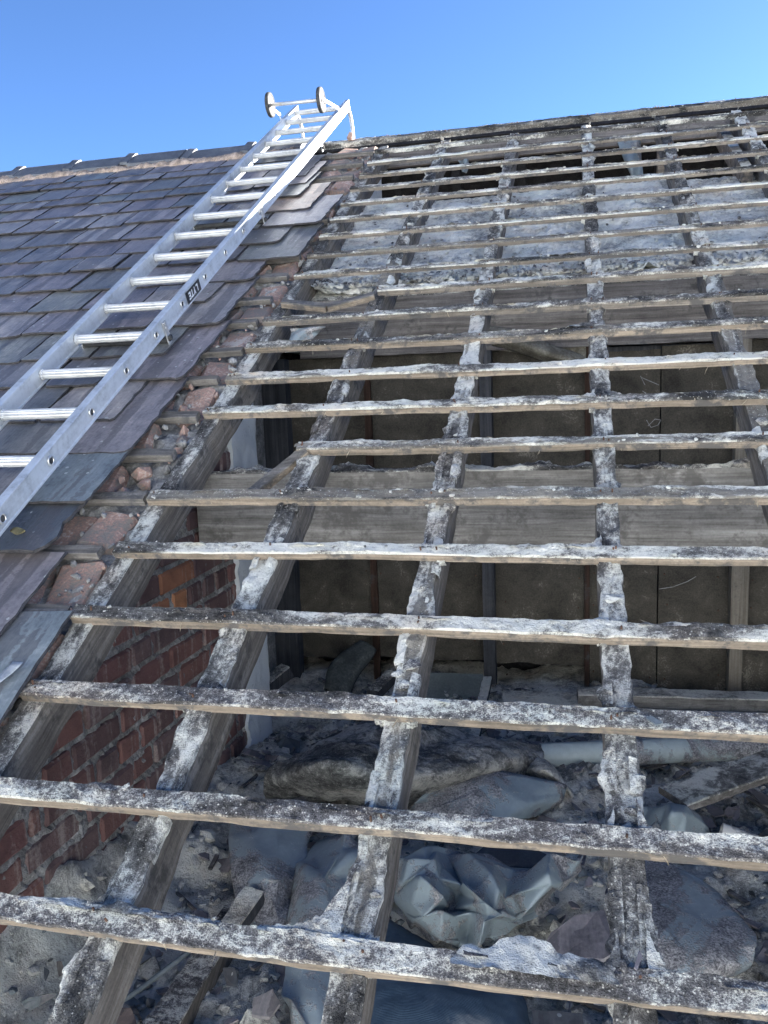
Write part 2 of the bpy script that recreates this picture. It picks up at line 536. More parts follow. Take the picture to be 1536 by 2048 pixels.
M_TRIM = m_wood('brown_cover_strip', 2, ((0.025, 0.016, 0.013), (0.05, 0.03, 0.022), (0.09, 0.052, 0.038)), dirt=0.1)
M_PANEL = m_plain('old_hardboard', (0.036, 0.032, 0.026), (0.100, 0.089, 0.071), 9, 0.85, bump=0.5, fine=170, c3=(0.24, 0.215, 0.175), lo=0.24, hi=0.66)
M_CEILB = m_dust('dusty_sloping_board', 0.14, dark=(0.11, 0.11, 0.115), mid=(0.47, 0.46, 0.43), light=(0.70, 0.68, 0.62), white=(0.82, 0.80, 0.735), bump=0.6, con=0.9, patch=0.62)
M_SLATE = m_slate('welsh_slate', [(0.218, 0.198, 0.205), (0.178, 0.172, 0.178), (0.255, 0.228, 0.230), (0.150, 0.150, 0.150), (0.205, 0.184, 0.192), (0.280, 0.258, 0.252), (0.185, 0.187, 0.175), (0.192, 0.166, 0.174)])
M_SLATEB = m_slate('blue_slate', [(0.17, 0.195, 0.205), (0.15, 0.175, 0.19)])
M_SLATED = m_slate('dark_blue_slate', [(0.075, 0.085, 0.098)], 0.5)
M_SLATEBR = m_slate('brown_stained_slate', [(0.33, 0.245, 0.19), (0.30, 0.23, 0.19)])
M_BRICK = m_brick('old_red_brick')
M_BRICKO = m_brick('orange_brick', [(0.0, (0.46, 0.215, 0.115)), (0.5, (0.40, 0.185, 0.11))])
M_BRICKR = m_plain('raked_brick', (0.20, 0.175, 0.155), (0.33, 0.205, 0.165), 9, 0.9, bump=0.7, c3=(0.46, 0.40, 0.35), lo=0.38, hi=0.55)
M_JOINT = m_plain('old_lime_mortar', (0.15, 0.147, 0.145), (0.33, 0.325, 0.315), 20, 0.95, bump=0.9, c3=(0.52, 0.51, 0.49))
M_PLASTER = m_plain('white_distemper', (0.40, 0.43, 0.46), (0.66, 0.70, 0.73), 9, 0.85, bump=0.3, lo=0.2, hi=0.42)
M_RIDGE = m_plain('blue_black_ridge_tile', (0.075, 0.080, 0.090), (0.13, 0.137, 0.15), 9, 0.6, spec=0.4, bump=0.35, c3=(0.24, 0.245, 0.24))
M_RBED = m_plain('ridge_bedding_mortar', (0.24, 0.185, 0.145), (0.50, 0.385, 0.31), 22, 0.95, bump=1.0, c3=(0.62, 0.51, 0.43))
M_SLEDGE = m_plain('slate_edge_dirt_shade', (0.028, 0.027, 0.029), (0.06, 0.056, 0.057), 30, 0.8)  # dirty slate edges, darkened to paint the shadow lines round each slate
M_ALU = None
def m_alu(name, base, rough, axis):
    t = NT(name)
    sc = [90.0] * 3; sc[axis] = 2.0
    g = t.noise(t.pos(PITCH, tuple(sc)), 1.0, 3, 0.6)
    n1 = t.noise(t.pos(), 8, 5, 0.65, 0.5)
    n2 = t.noise(t.pos(), 60, 4, 0.7)
    c = t.ramp(t.comb([(n1, 1.0), (n2, 0.5), (g, 0.3)]), [(0.18, tuple(k * 0.45 for k in base)), (0.40, tuple(k * 0.85 for k in base)), (0.55, base), (0.85, tuple(min(1, k * 1.08) for k in base))])
    r = t.math('ADD', t.math('MULTIPLY', t.comb([(n1, 0.7), (g, 0.6)]), 0.25), rough)
    t.bump(t.comb([(g, 0.5), (n2, 0.4)]), 0.08, 0.002)
    return t.out(c, r, 0.55, 0.5)
M_ALU = m_alu('aluminium_rail', (0.62, 0.645, 0.67), 0.42, 1)
M_RUNG = m_alu('aluminium_rung', (0.60, 0.60, 0.59), 0.36, 0)
M_STEEL = m_plain('zinc_plated_steel', (0.50, 0.50, 0.50), (0.72, 0.71, 0.69), 20, 0.4, 0.7, bump=0.1)
M_RUBBER = m_plain('black_rubber', (0.03, 0.03, 0.03), (0.06, 0.06, 0.06), 30, 0.75)
M_HUB = m_plain('grey_wheel_hub', (0.20, 0.19, 0.18), (0.30, 0.29, 0.28), 30, 0.6)
M_DECAL = m_plain('black_decal', (0.012, 0.013, 0.015), (0.02, 0.021, 0.024), 30, 0.4, spec=0.5, bump=0)
M_WHITE = m_plain('white_print', (0.72, 0.73, 0.74), (0.80, 0.80, 0.80), 30, 0.5, bump=0)
M_LEAD = m_plain('lead_clip', (0.30, 0.32, 0.34), (0.46, 0.48, 0.50), 30, 0.5, 0.4, bump=0.2)
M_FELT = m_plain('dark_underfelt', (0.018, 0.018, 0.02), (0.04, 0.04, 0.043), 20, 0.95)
M_POLY = m_plastic('grey_polythene', (0.30, 0.355, 0.385), 0.42)
M_POLYD = m_plastic('gritty_polythene', (0.32, 0.375, 0.405), 0.62)
M_POLYC = m_plastic('clean_polythene', (0.27, 0.325, 0.355), 0.36)
M_SACK = m_dust('old_felt_sacking', -0.02, dark=(0.06, 0.06, 0.06), mid=(0.25, 0.248, 0.24), light=(0.43, 0.42, 0.395), white=(0.58, 0.565, 0.53), patch=0.7)
M_ROLL = m_plain('grey_green_felt', (0.04, 0.047, 0.048), (0.085, 0.095, 0.094), 10, 0.9, bump=0.3, c3=(0.16, 0.165, 0.16))
M_PIPE = m_plastic('grey_pipe', (0.42, 0.48, 0.48), 0.42, rough=0.42)
M_PIPE2 = m_plastic('pale_pipe', (0.58, 0.57, 0.54), 0.5, rough=0.5)
M_OFFCUT = m_plain('grey_green_board', (0.135, 0.155, 0.15), (0.20, 0.225, 0.215), 7, 0.8, bump=0.2)
M_CABLE = m_plain('grey_cable', (0.10, 0.12, 0.13), (0.16, 0.18, 0.19), 20, 0.6)
M_CHALK = m_plain('smudged_chalk', (0.22, 0.22, 0.21), (0.36, 0.36, 0.35), 60, 0.95, bump=0)
M_LEAF = m_plain('dead_leaf', (0.12, 0.10, 0.05), (0.22, 0.19, 0.10), 40, 0.8)
M_NAIL = m_plain('rusty_nail', (0.05, 0.03, 0.022), (0.13, 0.07, 0.045), 80, 0.8)
M_HAIR = m_plain('plaster_hair', (0.30, 0.25, 0.18), (0.5, 0.44, 0.35), 80, 0.8, bump=0)
M_GROUND = m_plain('street_ground', (0.07, 0.07, 0.068), (0.16, 0.15, 0.14), 0.4, 0.95)
M_CURL = m_plain('peeled_board', (0.13, 0.115, 0.09), (0.27, 0.25, 0.20), 14, 0.85, bump=0.3, c3=(0.42, 0.41, 0.38))
M_RENDER = m_plain('white_render', (0.72, 0.76, 0.77), (0.78, 0.82, 0.83), 2, 0.9, bump=0)
def m_tarp():
    t = NT('woven_blue_tarp')
    p = t.pos()
    w1 = t.n('ShaderNodeTexWave', wave_type='BANDS', bands_direction='X'); t.link(t.pos(scale=(1, 0.15, 1)), w1.inputs['Vector'])
    w1.inputs['Scale'].default_value = 150; w1.inputs['Distortion'].default_value = 1.5
    w2 = t.n('ShaderNodeTexWave', wave_type='BANDS', bands_direction='Y'); t.link(p, w2.inputs['Vector'])
    w2.inputs['Scale'].default_value = 110; w2.inputs['Distortion'].default_value = 1.5
    n1 = t.noise(p, 7, 5, 0.65, 0.6); n2 = t.noise(p, 90, 3, 0.6)
    v = t.comb([(w1.outputs['Fac'], 0.14), (w2.outputs['Fac'], 0.14), (n1, 0.9), (n2, 0.3)])
    c = t.ramp(v, [(0.2, (0.022, 0.045, 0.075)), (0.55, (0.05, 0.085, 0.13)), (0.8, (0.12, 0.16, 0.20))])
    c = t.mix(t.math('MULTIPLY', t.step(n1, 0.58, 0.72), 0.7), c, (0.30, 0.31, 0.31))
    t.bump(t.math('ADD', w1.outputs['Fac'], w2.outputs['Fac']), 0.35, 0.003)
    return t.out(c, 0.55, spec=0.4)
M_TARP = m_tarp()
# ================================================================== SETTING
XR = 2.15                                                          # right end of the stripped bay
ground = mesh('ground', [(-400, -400, -5.6), (400, -400, -5.6), (400, 400, -5.6), (-400, 400, -5.6)], [(0, 1, 2, 3)], M_GROUND, origin=(0, 0, -5.6), kind='structure')

# unseen white terrace added behind the camera; sunlit fronts bounce fill into the loft
for hx in range(-3, 4):
    x0 = hx * 7.0 - 2.0
    mb = MB()
    hz = 4.6 + 0.25 * ((hx * 37) % 3)
    V, F = box_vf((x0, -13.5, (hz - 5.6) / 2), X, Y, Z, 6.98, 7.0, hz + 5.6); mb.add(V, F, 0)
    Pq = [(-17.4, hz), (-9.7, hz), (-13.5, hz + 2.9)]
    V = [(x0 - 3.49, a, b) for a, b in Pq] + [(x0 + 3.49, a, b) for a, b in Pq]
    mb.add(V, [(0, 1, 2), (3, 5, 4), (1, 4, 5, 2), (0, 2, 5, 3), (0, 3, 4, 1)], 1)
    for wx in (-1.8, 1.8):
        for wz in (-3.6, -0.4, 2.7):
            V, F = box_vf((x0 + wx, -9.99, wz), X, Y, Z, 1.0, 0.10, 1.3); mb.add(V, F, 2)
    mb.build('fill_terrace', [M_RENDER, M_FELT, M_DECAL], kind='structure')
U_RAFT = [-1.172, -0.798, -0.400, 0.0, 0.398, 0.790, 1.19, 1.59, 2.0]
V_BAT = [4.663, 4.438, 4.207, 3.971, 3.739, 3.514, 3.284, 3.058, 2.836, 2.620, 2.398, 2.182, 1.971, 1.752, 1.536, 1.328, 1.100, 0.890, 0.658, 0.441, 0.210, 0.0]
RD = 0.10                                                          # rafter depth
FLOOR_Z = -0.43

def floor_h(x, y):
    p = np.stack([x, y, np.zeros_like(x)], -1)
    h = FLOOR_Z + 0.045 * fbm(p, 2.6, 3) + 0.018 * fbm(p, 11.0, 3) + 0.006 * fbm(p, 45, 2)
    h = h + 0.20 * np.exp(-np.clip((x + 1.2) / 0.085, 0, 50)) * np.clip(1.5 - y, 0, 1)
    h = h + 0.09 * np.exp(-(((x + 0.55) / 0.5) ** 2 + ((y - 1.45) / 0.28) ** 2))
    h = h + 0.05 * np.exp(-(((x - 0.2) / 0.4) ** 2 + ((y - 0.9) / 0.4) ** 2))
    return h
def fh(x, y):
    return float(floor_h(np.array(float(x)), np.array(float(y))))

gx, gy = np.meshgrid(np.linspace(-1.62, XR + 0.1, 260), np.linspace(-0.45, 2.62, 220), indexing='ij')
G = np.stack([gx, gy, floor_h(gx, gy)], -1)
V, F = grid_vf(G)
mesh('loft_floor', V, flipf(F), M_FLOORD, origin=(0, 1, FLOOR_Z), smooth=True, kind='structure')
V, F = box_vf((0.2, 1.1, -0.75), X, Y, Z, 4.1, 3.6, 0.2)
mesh('ceiling_slab', V, F, M_PANEL, kind='structure')

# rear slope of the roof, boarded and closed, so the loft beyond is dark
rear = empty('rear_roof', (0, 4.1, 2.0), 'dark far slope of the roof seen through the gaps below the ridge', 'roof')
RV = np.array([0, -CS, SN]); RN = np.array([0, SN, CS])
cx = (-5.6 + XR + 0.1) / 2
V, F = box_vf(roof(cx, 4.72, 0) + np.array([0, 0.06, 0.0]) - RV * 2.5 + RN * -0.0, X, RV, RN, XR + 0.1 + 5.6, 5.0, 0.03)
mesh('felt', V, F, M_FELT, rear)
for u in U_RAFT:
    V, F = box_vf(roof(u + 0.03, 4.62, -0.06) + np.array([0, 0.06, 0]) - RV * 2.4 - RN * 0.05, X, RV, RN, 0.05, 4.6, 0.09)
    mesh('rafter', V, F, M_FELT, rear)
# end gable on the right and low walls that close the loft
V, F = [], []
w_end = empty('end_wall', (XR + 0.15, 2, 0), 'rendered gable wall closing the stripped bay on the far side', 'wall')
P = [(-0.55, -0.8), (-0.55, -0.36), (4.05, 2.22), (8.7, -0.45), (8.7, -0.8)]
V = [(XR + 0.05, a, b) for a, b in P] + [(XR + 0.28, a, b) for a, b in P]
n = len(P)
F = [list(range(n))[::-1], [n + i for i in range(n)]] + [(i, (i + 1) % n, n + (i + 1) % n, n + i) for i in range(n)]
mesh('masonry', V, F, M_JOINT, w_end)
ew = empty('eaves_wall', (0.4, -0.55, -3), 'brick house wall under the eaves of the stripped roof', 'wall')
V, F = box_vf((-1.6, -0.56, -3.05), X, Y, Z, 8.0, 0.22, 5.2)
mesh('masonry', V, F, M_BRICKR, ew)
bw = empty('back_wall', (0.4, 8.7, -3), 'brick house wall under the far eaves', 'wall')
V, F = box_vf((-1.6, 8.72, -3.0), X, Y, Z, 8.0, 0.22, 5.1)
mesh('masonry', V, F, M_BRICKR, bw)

# unseen roof slabs added past the end wall to block the low sun
V, F = box_vf(roof(XR + 3.3, 2.2, -0.01), UA, VA, WA, 6.4, 5.2, 0.06)
mesh('sun_block_roof', V, F, M_FELT, kind='structure')
V, F = box_vf(roof(XR + 3.3, 4.80, 0) - RV * 2.5, X, RV, RN, 6.4, 5.0, 0.06)
mesh('sun_block_roof', V, F, M_FELT, kind='structure')
# ================================================================== GABLE WALL of brick, under the edge of the slates
WX = -1.215
gw = empty('gable_wall', (WX - 0.11, 1.0, -0.5), 'old red brick party wall under the edge of the slates, sooty and with crumbling mortar', 'wall')
def roof_z(y, w=-0.11):
    return (y + w * SN) / CS * SN + w * CS if False else (SN * ((y + w * SN) / CS) + CS * w)
# mortar core, set 9 mm behind the brick faces
P = [(-0.45, -0.62), (-0.45, roof_z(-0.45)), (1.76, roof_z(1.76)), (1.76, -0.62)]
def prism(P, x0, x1):
    V = [(x0, a, b) for a, b in P] + [(x1, a, b) for a, b in P]
    n = len(P)
    F = [list(range(n)), [n + i for i in range(n)][::-1]] + [(i, n + i, n + (i + 1) % n, (i + 1) % n) for i in range(n)]
    return V, F
mb = MB()
V, F = prism(P, WX - 0.26, WX - 0.020); mb.add(V, F)
P2 = [(1.76, -0.62), (1.76, roof_z(1.76)), (4.05, roof_z(4.05) - 0.03), (4.05, -0.62)]
V, F = prism(P2, WX - 0.26, WX - 0.16); mb.add(V, F)
# rough joint face
gy, gz = np.meshgrid(np.linspace(-0.45, 1.76, 190), np.linspace(-0.6, 0.92, 130), indexing='ij')
gp = np.stack([np.full_like(gy, WX - 0.009), gy, np.minimum(gz, roof_z(gy) - 0.004)], -1)
gp[..., 0] += 0.0015 + 0.0065 * fbm(gp, 24, 3) + 0.004 * fbm(gp, 90, 2)
V, F = grid_vf(gp); mb.add(V, flipf(F))
mb.build('mortar', M_JOINT, gw)
# bricks
BR = np.random.default_rng(21)
CO = 0.0765
z = -0.56
ci = 0
while z < 0.95:
    y = -0.45 - BR.uniform(0, 0.2)
    header = (ci % 4 == 2)
    while y < 1.74:
        L = (0.103 if header else 0.222) + BR.uniform(-0.006, 0.006)
        if BR.random() < 0.12: L *= 0.5
        y0, y1 = y + 0.007 + BR.uniform(-0.002, 0.002), min(y + L - 0.006, 1.752)
        zt = z + CO - 0.015
        if y1 - y0 > 0.03 and z > roof_z(y1) - 0.05:
            y += L; continue
        if y1 - y0 > 0.03 and zt < roof_z(y0) + 0.02:
            if not (y1 > 1.55 and False):
                jx = BR.normal(0, 0.0022)
                c = (WX - 0.05 + jx, (y0 + y1) / 2, z + (CO - 0.015) / 2)
                r = BR.normal(0, 0.012)
                ay = np.array([0, math.cos(r), math.sin(r)]); az = np.array([0, -math.sin(r), math.cos(r)])
                V, F = box_vf(c, X, ay, az, 0.10, y1 - y0, CO - 0.015 + BR.normal(0, 0.0015), 0.006)
                V += 0.0035 * np.stack([pnoise(V * 41 + k * 9) for k in range(3)], -1)
                mesh('brick', V, F, M_BRICKO if (abs(c[1] - 1.04) < 0.11 and abs(c[2] - 0.32) < 0.04) or (abs(c[1] - 1.12) < 0.11 and abs(c[2] - 0.245) < 0.035) else M_BRICK, gw)
        y += L
    z += CO
    ci += 1
# white distempered strip of the wall, and plaster above the sloping boards
gy, gz = np.meshgrid(np.linspace(1.555, 1.775, 24), np.linspace(-0.62, roof_z(1.6) - 0.01, 120), indexing='ij')
gp = np.stack([np.full_like(gy, WX + 0.012), gy, gz], -1)
gp[0, :, 1] += 0.03 * fbm(gp[0], 11, 3)
gp[..., 0] += 0.004 * fbm(gp, 15, 3)
V, F = grid_vf(gp)
mb = MB(); mb.add(V, flipf(F))
E0, E1 = gp[0], gp[-1]
for E, fl in ((E0, 0), (E1, 1)):
    Bk = E.copy(); Bk[:, 0] = WX - 0.02
    V, F = grid_vf(np.stack([Bk, E]) if not fl else np.stack([E, Bk])); mb.add(V, flipf(F))
mb.build('plaster', M_PLASTER, gw, smooth=True)
V, F = box_vf((WX - 0.06, 1.765, 0.15), X, Y, Z, 0.14, 0.02, 1.50, 0.004)
mesh('wall_end', V, F, M_PLASTER, gw)
P3 = [(2.45, 1.02), (2.45, roof_z(2.45)), (3.93, roof_z(3.93)), (3.93, 1.02)]
V, F = prism(P3, WX - 0.10, WX + 0.035)
mesh('plaster', V, F, M_PLASTER, gw)

# bricks bedded on the rake, between the batten stubs
RK = np.random.default_rng(5)
mb = MB()
vv, uu = np.meshgrid(np.linspace(0.05, 4.66, 360), np.linspace(-1.60, -1.205, 40), indexing='ij')
gp = roof(0, 0, 0) + uu[..., None] * UA + vv[..., None] * VA + (-0.026) * WA
gp = gp + (0.024 * fbm(gp, 9, 3) + 0.010 * fbm(gp, 40, 2))[..., None] * WA
V, F = grid_vf(gp); mb.add(V, F)
mb.build('bedding', M_JOINT, gw, smooth=True)
V_ALL = V_BAT
for i in range(len(V_BAT) - 1):
    hi, lo = V_BAT[i], V_BAT[i + 1] + 0.04
    if i in (4,):
        continue
    for rowu, uw in ((-1.272 + RK.uniform(-0.008, 0.006), 0.122), (-1.405 + RK.uniform(-0.015, 0.015), 0.118)):
        Ln = (hi - lo) * RK.uniform(0.80, 0.98)
        vc = (hi + lo) / 2 + RK.uniform(-0.012, 0.012)
        tilt = RK.normal(0, 0.10); yaw = RK.normal(0, 0.09); roll = RK.normal(0, 0.08)
        R = np.array(Matrix.Rotation(tilt, 3, 'X') @ Matrix.Rotation(yaw, 3, 'Z') @ Matrix.Rotation(roll, 3, 'Y'))
        A3 = RW @ R
        if i in (14, 15) and rowu > -1.35:                          # smashed into smaller bits here
            for k in range(3):
                V = chunk_vf(roof(rowu + RK.uniform(-0.05, 0.05), vc + (k - 1) * 0.05, -0.025), RK.uniform(0.028, 0.045), 300 + i * 5 + k)
                mesh('brick', V, ICO_F, M_BRICKR, gw)
            continue
        V, F = box_vf(roof(rowu, vc, -0.036 + RK.uniform(-0.008, 0.004)), A3[:, 0], A3[:, 1], A3[:, 2], uw * RK.uniform(0.90, 1.0), Ln, 0.066, 0.014)
        V += 0.009 * np.stack([pnoise(V * 30 + k * 7) for k in range(3)], -1)
        mesh('brick', V, F, M_BRICKR, gw)

# ================================================================== ROOF FRAME
frame = empty('roof_timberwork', roof(0.4, 0, -0.1), 'stripped timber roof frame of rafters and battens crusted with old lime torching', 'roof frame')
rs = np.random.default_rng(11)
for i, u in enumerate(U_RAFT):
    du = [0.0, 0.0, 0.0, 0.0, 0.0, 0.0, 0, 0, 0][i]
    P0, P1 = roof(u, -0.42, -RD / 2), roof(u + du, 4.60, -RD / 2)
    V, F, mi = timber_vf(P0, P1, UA, WA, 0.051, RD, 0.016, 0.0016, crust=0.010 if i else 0.003, ntop=8, edge=0.0065 if i else 0.001, wear=0.012, seed=i * 13.7)
    r = mesh('rafter', V, F, [M_DUSTR if i else M_DUSTD, M_RAFTERS], frame, smooth=False, mi=mi, origin=roof(u, 0, 0))

def crust_strip(mb, vb, wtop, u0, u1, depth, sgn, seed, thick=0.02):
    """mortar bulging past a batten edge between u0 and u1, up to depth, seen as a lumpy ledge"""
    n = max(6, int((u1 - u0) / 0.008)); m = 5
    s = np.linspace(0, 1, n)
    q = np.stack([s * (u1 - u0) * 14, np.full(n, seed), np.zeros(n)], -1)
    d = depth * np.sqrt(np.clip(np.sin(np.pi * s), 0, 1)) * (0.75 + 0.5 * fbm(q, 1.0, 3)) + 0.003 * fbm(q, 6, 2)
    d = np.clip(d, 0.001, None)
    G = np.zeros((n, m + 2, 3))
    for k in range(m):
        t = k / (m - 1)
        uu = u0 + (u1 - u0) * s
        v_ = vb + sgn * (t * (d + 0.012) - 0.012)
        w_ = wtop + 0.006 * (1 - t) - thick * 0.25 * t * t
        G[:, k] = uu[:, None] * UA + v_[:, None] * VA + w_ * WA
    G[:, m] = G[:, m - 1] - 0.6 * thick * WA - sgn * 0.15 * d[:, None] * VA
    G[:, m + 1] = G[:, m - 1] - 1.0 * thick * WA - sgn * (d[:, None]) * VA
    G += (0.007 * fbm(G, 34, 4, seed))[..., None] * WA + (0.004 * fbm(G, 60, 2, seed + 7))[..., None] * UA
    V, F = grid_vf(G)
    mb.add(V, flipf(F) if sgn > 0 else F)

def ragged(mb, ue, v0, v1, depth, su, seed, wtop=0.005, thick=0.02):
    """torn mortar hanging over the side of a rafter between v0 and v1"""
    n = max(6, int((v1 - v0) / 0.006)); m = 5
    s_ = np.linspace(0, 1, n)
    q = np.stack([s_ * (v1 - v0) * 30, np.full(n, seed), np.zeros(n)], -1)
    d = depth * np.clip(np.sin(np.pi * s_), 0, 1) ** 0.4 * np.clip(0.55 + 0.9 * fbm(q, 1.0, 3), 0.05, 2) + 0.001
    G = np.zeros((n, m + 2, 3))
    vv_ = v0 + (v1 - v0) * s_
    for k in range(m):
        t = k / (m - 1)
        uu_ = ue + su * (t * (d + 0.016) - 0.016)
        w_ = wtop + 0.005 * np.sin(math.pi * (0.25 + 0.75 * t)) - 0.004 * t
        G[:, k] = uu_[:, None] * UA + vv_[:, None] * VA + w_ * WA
    G[:, m] = G[:, m - 1] - 0.5 * thick * WA - su * 0.1 * d[:, None] * UA
    G[:, m + 1] = G[:, m - 1] - 0.9 * thick * WA - su * d[:, None] * UA
    G += (0.004 * fbm(G, 42, 3, seed))[..., None] * WA + (0.003 * fbm(G, 70, 2, seed + 7))[..., None] * VA
    V, F = grid_vf(G)
    mb.add(V, F if su > 0 else flipf(F))

def fillet(mb, uc, vc, wtop, a, b, su, sv, seed, thick=0.022):
    """concave web of mortar in the corner between a rafter and a batten"""
    n, m = 22, 8
    s = np.linspace(0, 1, n)
    q = np.stack([s * 4, np.full(n, seed * 1.7), np.zeros(n)], -1)
    d = b * (1 - s) ** 3.2 * (1 + 0.5 * fbm(q, 1.6, 3)) + 0.003 + 0.004 * fbm(q, 5, 2)
    d = np.clip(d, 0.001, None)
    G = np.zeros((n, m + 2, 3))
    for k in range(m):
        t = k / (m - 1)
        uu = uc + su * (a * s * 1.0 - 0.006)
        v_ = vc + sv * (t * (d + 0.01) - 0.01)
        w_ = wtop - 0.012 * t * (d / (b + 1e-6))
        G[:, k] = uu[:, None] * UA + v_[:, None] * VA + w_[:, None] * WA
    G[:, m] = G[:, m - 1] - 0.7 * thick * WA
    G[:, m + 1] = G[:, m - 1] - 1.1 * thick * WA - sv * 0.7 * d[:, None] * VA
    G += (0.004 * fbm(G, 42, 3, seed))[..., None] * WA + (0.003 * fbm(G, 60, 2, seed + 7))[..., None] * UA
    V, F = grid_vf(G)
    mb.add(V, flipf(F) if su * sv > 0 else F)

def lump(mb, c, size, flat, seed):
    V = chunk_vf((0, 0, 0), size, seed)
    Vr = V @ RW
    Vr[:, 2] *= flat
    mb.add(np.asarray(c) + Vr @ RW.T, ICO_F)

for i, u in enumerate(U_RAFT[1:7]):
    mb = MB()
    v = -0.1
    while v < 4.4:
        for su in (-1, 1):
            if rs.random() < 0.5:
                L = rs.uniform(0.03, 0.13)
                ragged(mb, u + su * 0.0265, v, v + L, rs.uniform(0.003, 0.013), su, rs.uniform(0, 90))
        v += rs.uniform(0.08, 0.24)
    if i == 2:                                                      # long torn lip on the lowest stretch of the fourth rafter
        ragged(mb, u - 0.026, 0.05, 0.19, 0.012, -1, 4.0); ragged(mb, u + 0.026, 0.05, 0.15, 0.014, 1, 6.0); ragged(mb, u - 0.026, 0.33, 0.41, 0.016, -1, 8.0)
    mb.build('mortar', M_TORN, frame.children[i + 1] if False else [c for c in bpy.data.objects if c.parent == frame and c.name.startswith('rafter')][i + 1], kind='stuff')
BT, BW_ = 0.024, 0.037
GAPS = {}
mbn = MB()
for j, v in enumerate(V_BAT):
    k = j + 1
    u0, u1 = -1.196, XR + 0.02
    if k >= 21: u0 = -1.42 if k == 21 else -1.46
    if k == 1: u0 = -1.66
    if k == 16: u0 = -0.835
    if k == 11: u0 = -0.80
    bw = BW_ * rs.uniform(0.92, 1.12); bt = BT * rs.uniform(0.92, 1.08)
    if k <= 10: bw, bt = bw * 0.88, bt * 0.78
    if k == 1: bw, bt = 0.055, 0.030
    ang = rs.normal(0, 0.0008)
    cr = 0.0045 if k <= 10 else (0.0065 if k < 17 else 0.0050)
    P0 = roof(u0, v + bw / 2 + ang * u0, bt / 2); P1 = roof(u1, v + bw / 2 + ang * u1, bt / 2)
    V, F, mi = timber_vf(P0, P1, -VA, WA, bw, bt, 0.0085 if k > 5 else 0.012, 0.0010, crust=cr, ntop=6, edge=0.0045, wear=0.004, seed=50 + k * 7.3)
    # sags and bows of a real batten
    bow = 0.006 * fbm(V * np.array([1, 0, 0]) + np.array([0, k * 3.3, 0]), 1.3, 2)
    V = V + bow[:, None] * VA
    b = mesh('batten', V, F, [M_DUSTG if k in (20, 21, 22) else (M_DUSTB if k > 2 else M_DUSTK), M_BATTENF if k > 12 else (M_BATTENG if k > 2 else M_DUSTK)], frame, mi=mi, origin=roof(u0, v, 0))
    mb = MB()
    visible_r = [q for q in U_RAFT if u0 - 0.03 < q < 1.3]
    for u in visible_r:
        base = u if u > -1.1 else None
        if base is None: continue
        sc = 1.0 if k > 8 else 0.7
        for su in (-1, 1):
            if rs.random() < 0.55:
                fillet(mb, u + su * 0.024, v + bw, bt * 0.75, rs.uniform(0.012, 0.045) * sc, rs.uniform(0.01, 0.045) * sc, su, 1, rs.uniform(0, 90))
            if rs.random() < 0.22:
                fillet(mb, u + su * 0.024, v, 0.006, rs.uniform(0.008, 0.025), rs.uniform(0.01, 0.03), su, -1, rs.uniform(0, 90), 0.012)
        if rs.random() < 0.6:                                       # a ridge of mortar climbing the rafter
            for q in range(rs.integers(1, 4)):
                lump(mb, roof(u + rs.uniform(-0.02, 0.02), v + bw + rs.uniform(0.0, 0.10), 0.004), rs.uniform(0.008, 0.020), 0.5, int(rs.integers(1e6)))
    x = u0
    while x < 1.3:
        if rs.random() < 0.55:
            Ls = rs.uniform(0.05, 0.24)
            crust_strip(mb, v + bw, bt * 0.9, x, x + Ls, rs.uniform(0.002, 0.008), 1, rs.uniform(0, 90), 0.016)
            x += Ls
        x += rs.uniform(0.02, 0.16)
    for q in range(26):
        lump(mb, roof(rs.uniform(u0, 1.2), v + rs.uniform(0.002, bw), bt + 0.002), rs.uniform(0.003, 0.009), 0.6, int(rs.integers(1e6)))
    for q in range(16):                                             # horsehair hanging from the torching
        p = roof(rs.uniform(u0, 1.2), v + rs.choice([0, bw]), rs.uniform(0.0, bt))
        L = rs.uniform(0.008, 0.03)
        d = rs.normal(size=3) * 0.6 + np.array([0, -0.3, -0.7]); d /= np.linalg.norm(d)
        side = np.cross(d, rs.normal(size=3)); side /= np.linalg.norm(side)
        V = [p - side * 0.0006, p + side * 0.0006, p + d * L + side * 0.0003, p + d * L * 0.5 + side * 0.003]
        mb.add(V, [(0, 1, 2), (0, 3, 2), (1, 3, 2)], 1)
    main, webs = mb, []
    def web(fn, *a):
        w_ = MB(); fn(w_, *a)
        w_.build('mortar_web', [M_MORTAR if k != 21 else M_DUSTG], b)
    if k == 22:
        fillet(main, -0.424, v + bw, bt, 0.10, 0.11, -1, 1, 3.3, 0.03)
        web(fillet, -0.024, v + bw, bt, 0.03, 0.06, -1, 1, 8.3, 0.03)
        web(fillet, 0.024, v + bw, bt, 0.04, 0.075, 1, 1, 5.3, 0.03)
        web(crust_strip, v + bw * 0.6, bt + 0.004, -0.25, -0.02, 0.050, 1, 17.0, 0.03)
        web(crust_strip, v + bw, bt, -0.905, -0.70, 0.010, 1, 27.0, 0.02)
        web(fillet, -0.822, v + bw, bt, 0.02, 0.03, -1, 1, 9.3, 0.03)
    if k == 21:
        web(fillet, 0.024, v + bw, bt, 0.035, 0.06, 1, 1, 31, 0.03)
        web(fillet, -0.024, v + bw, bt, 0.02, 0.06, -1, 1, 33, 0.03)
    if k == 18:
        web(fillet, -0.024, v + bw, bt, 0.055, 0.05, -1, 1, 35, 0.03)
        web(crust_strip, v + bw, bt, -0.10, -0.03, 0.015, 1, 39, 0.03)
    if k == 15:
        web(fillet, -0.024, v + bw, bt, 0.05, 0.05, -1, 1, 41, 0.03)
        web(fillet, 0.024, v + bw, bt, 0.08, 0.05, 1, 1, 43, 0.03)
    if k == 13:
        web(crust_strip, v + bw, bt, -0.10, 0.03, 0.055, 1, 47, 0.03)
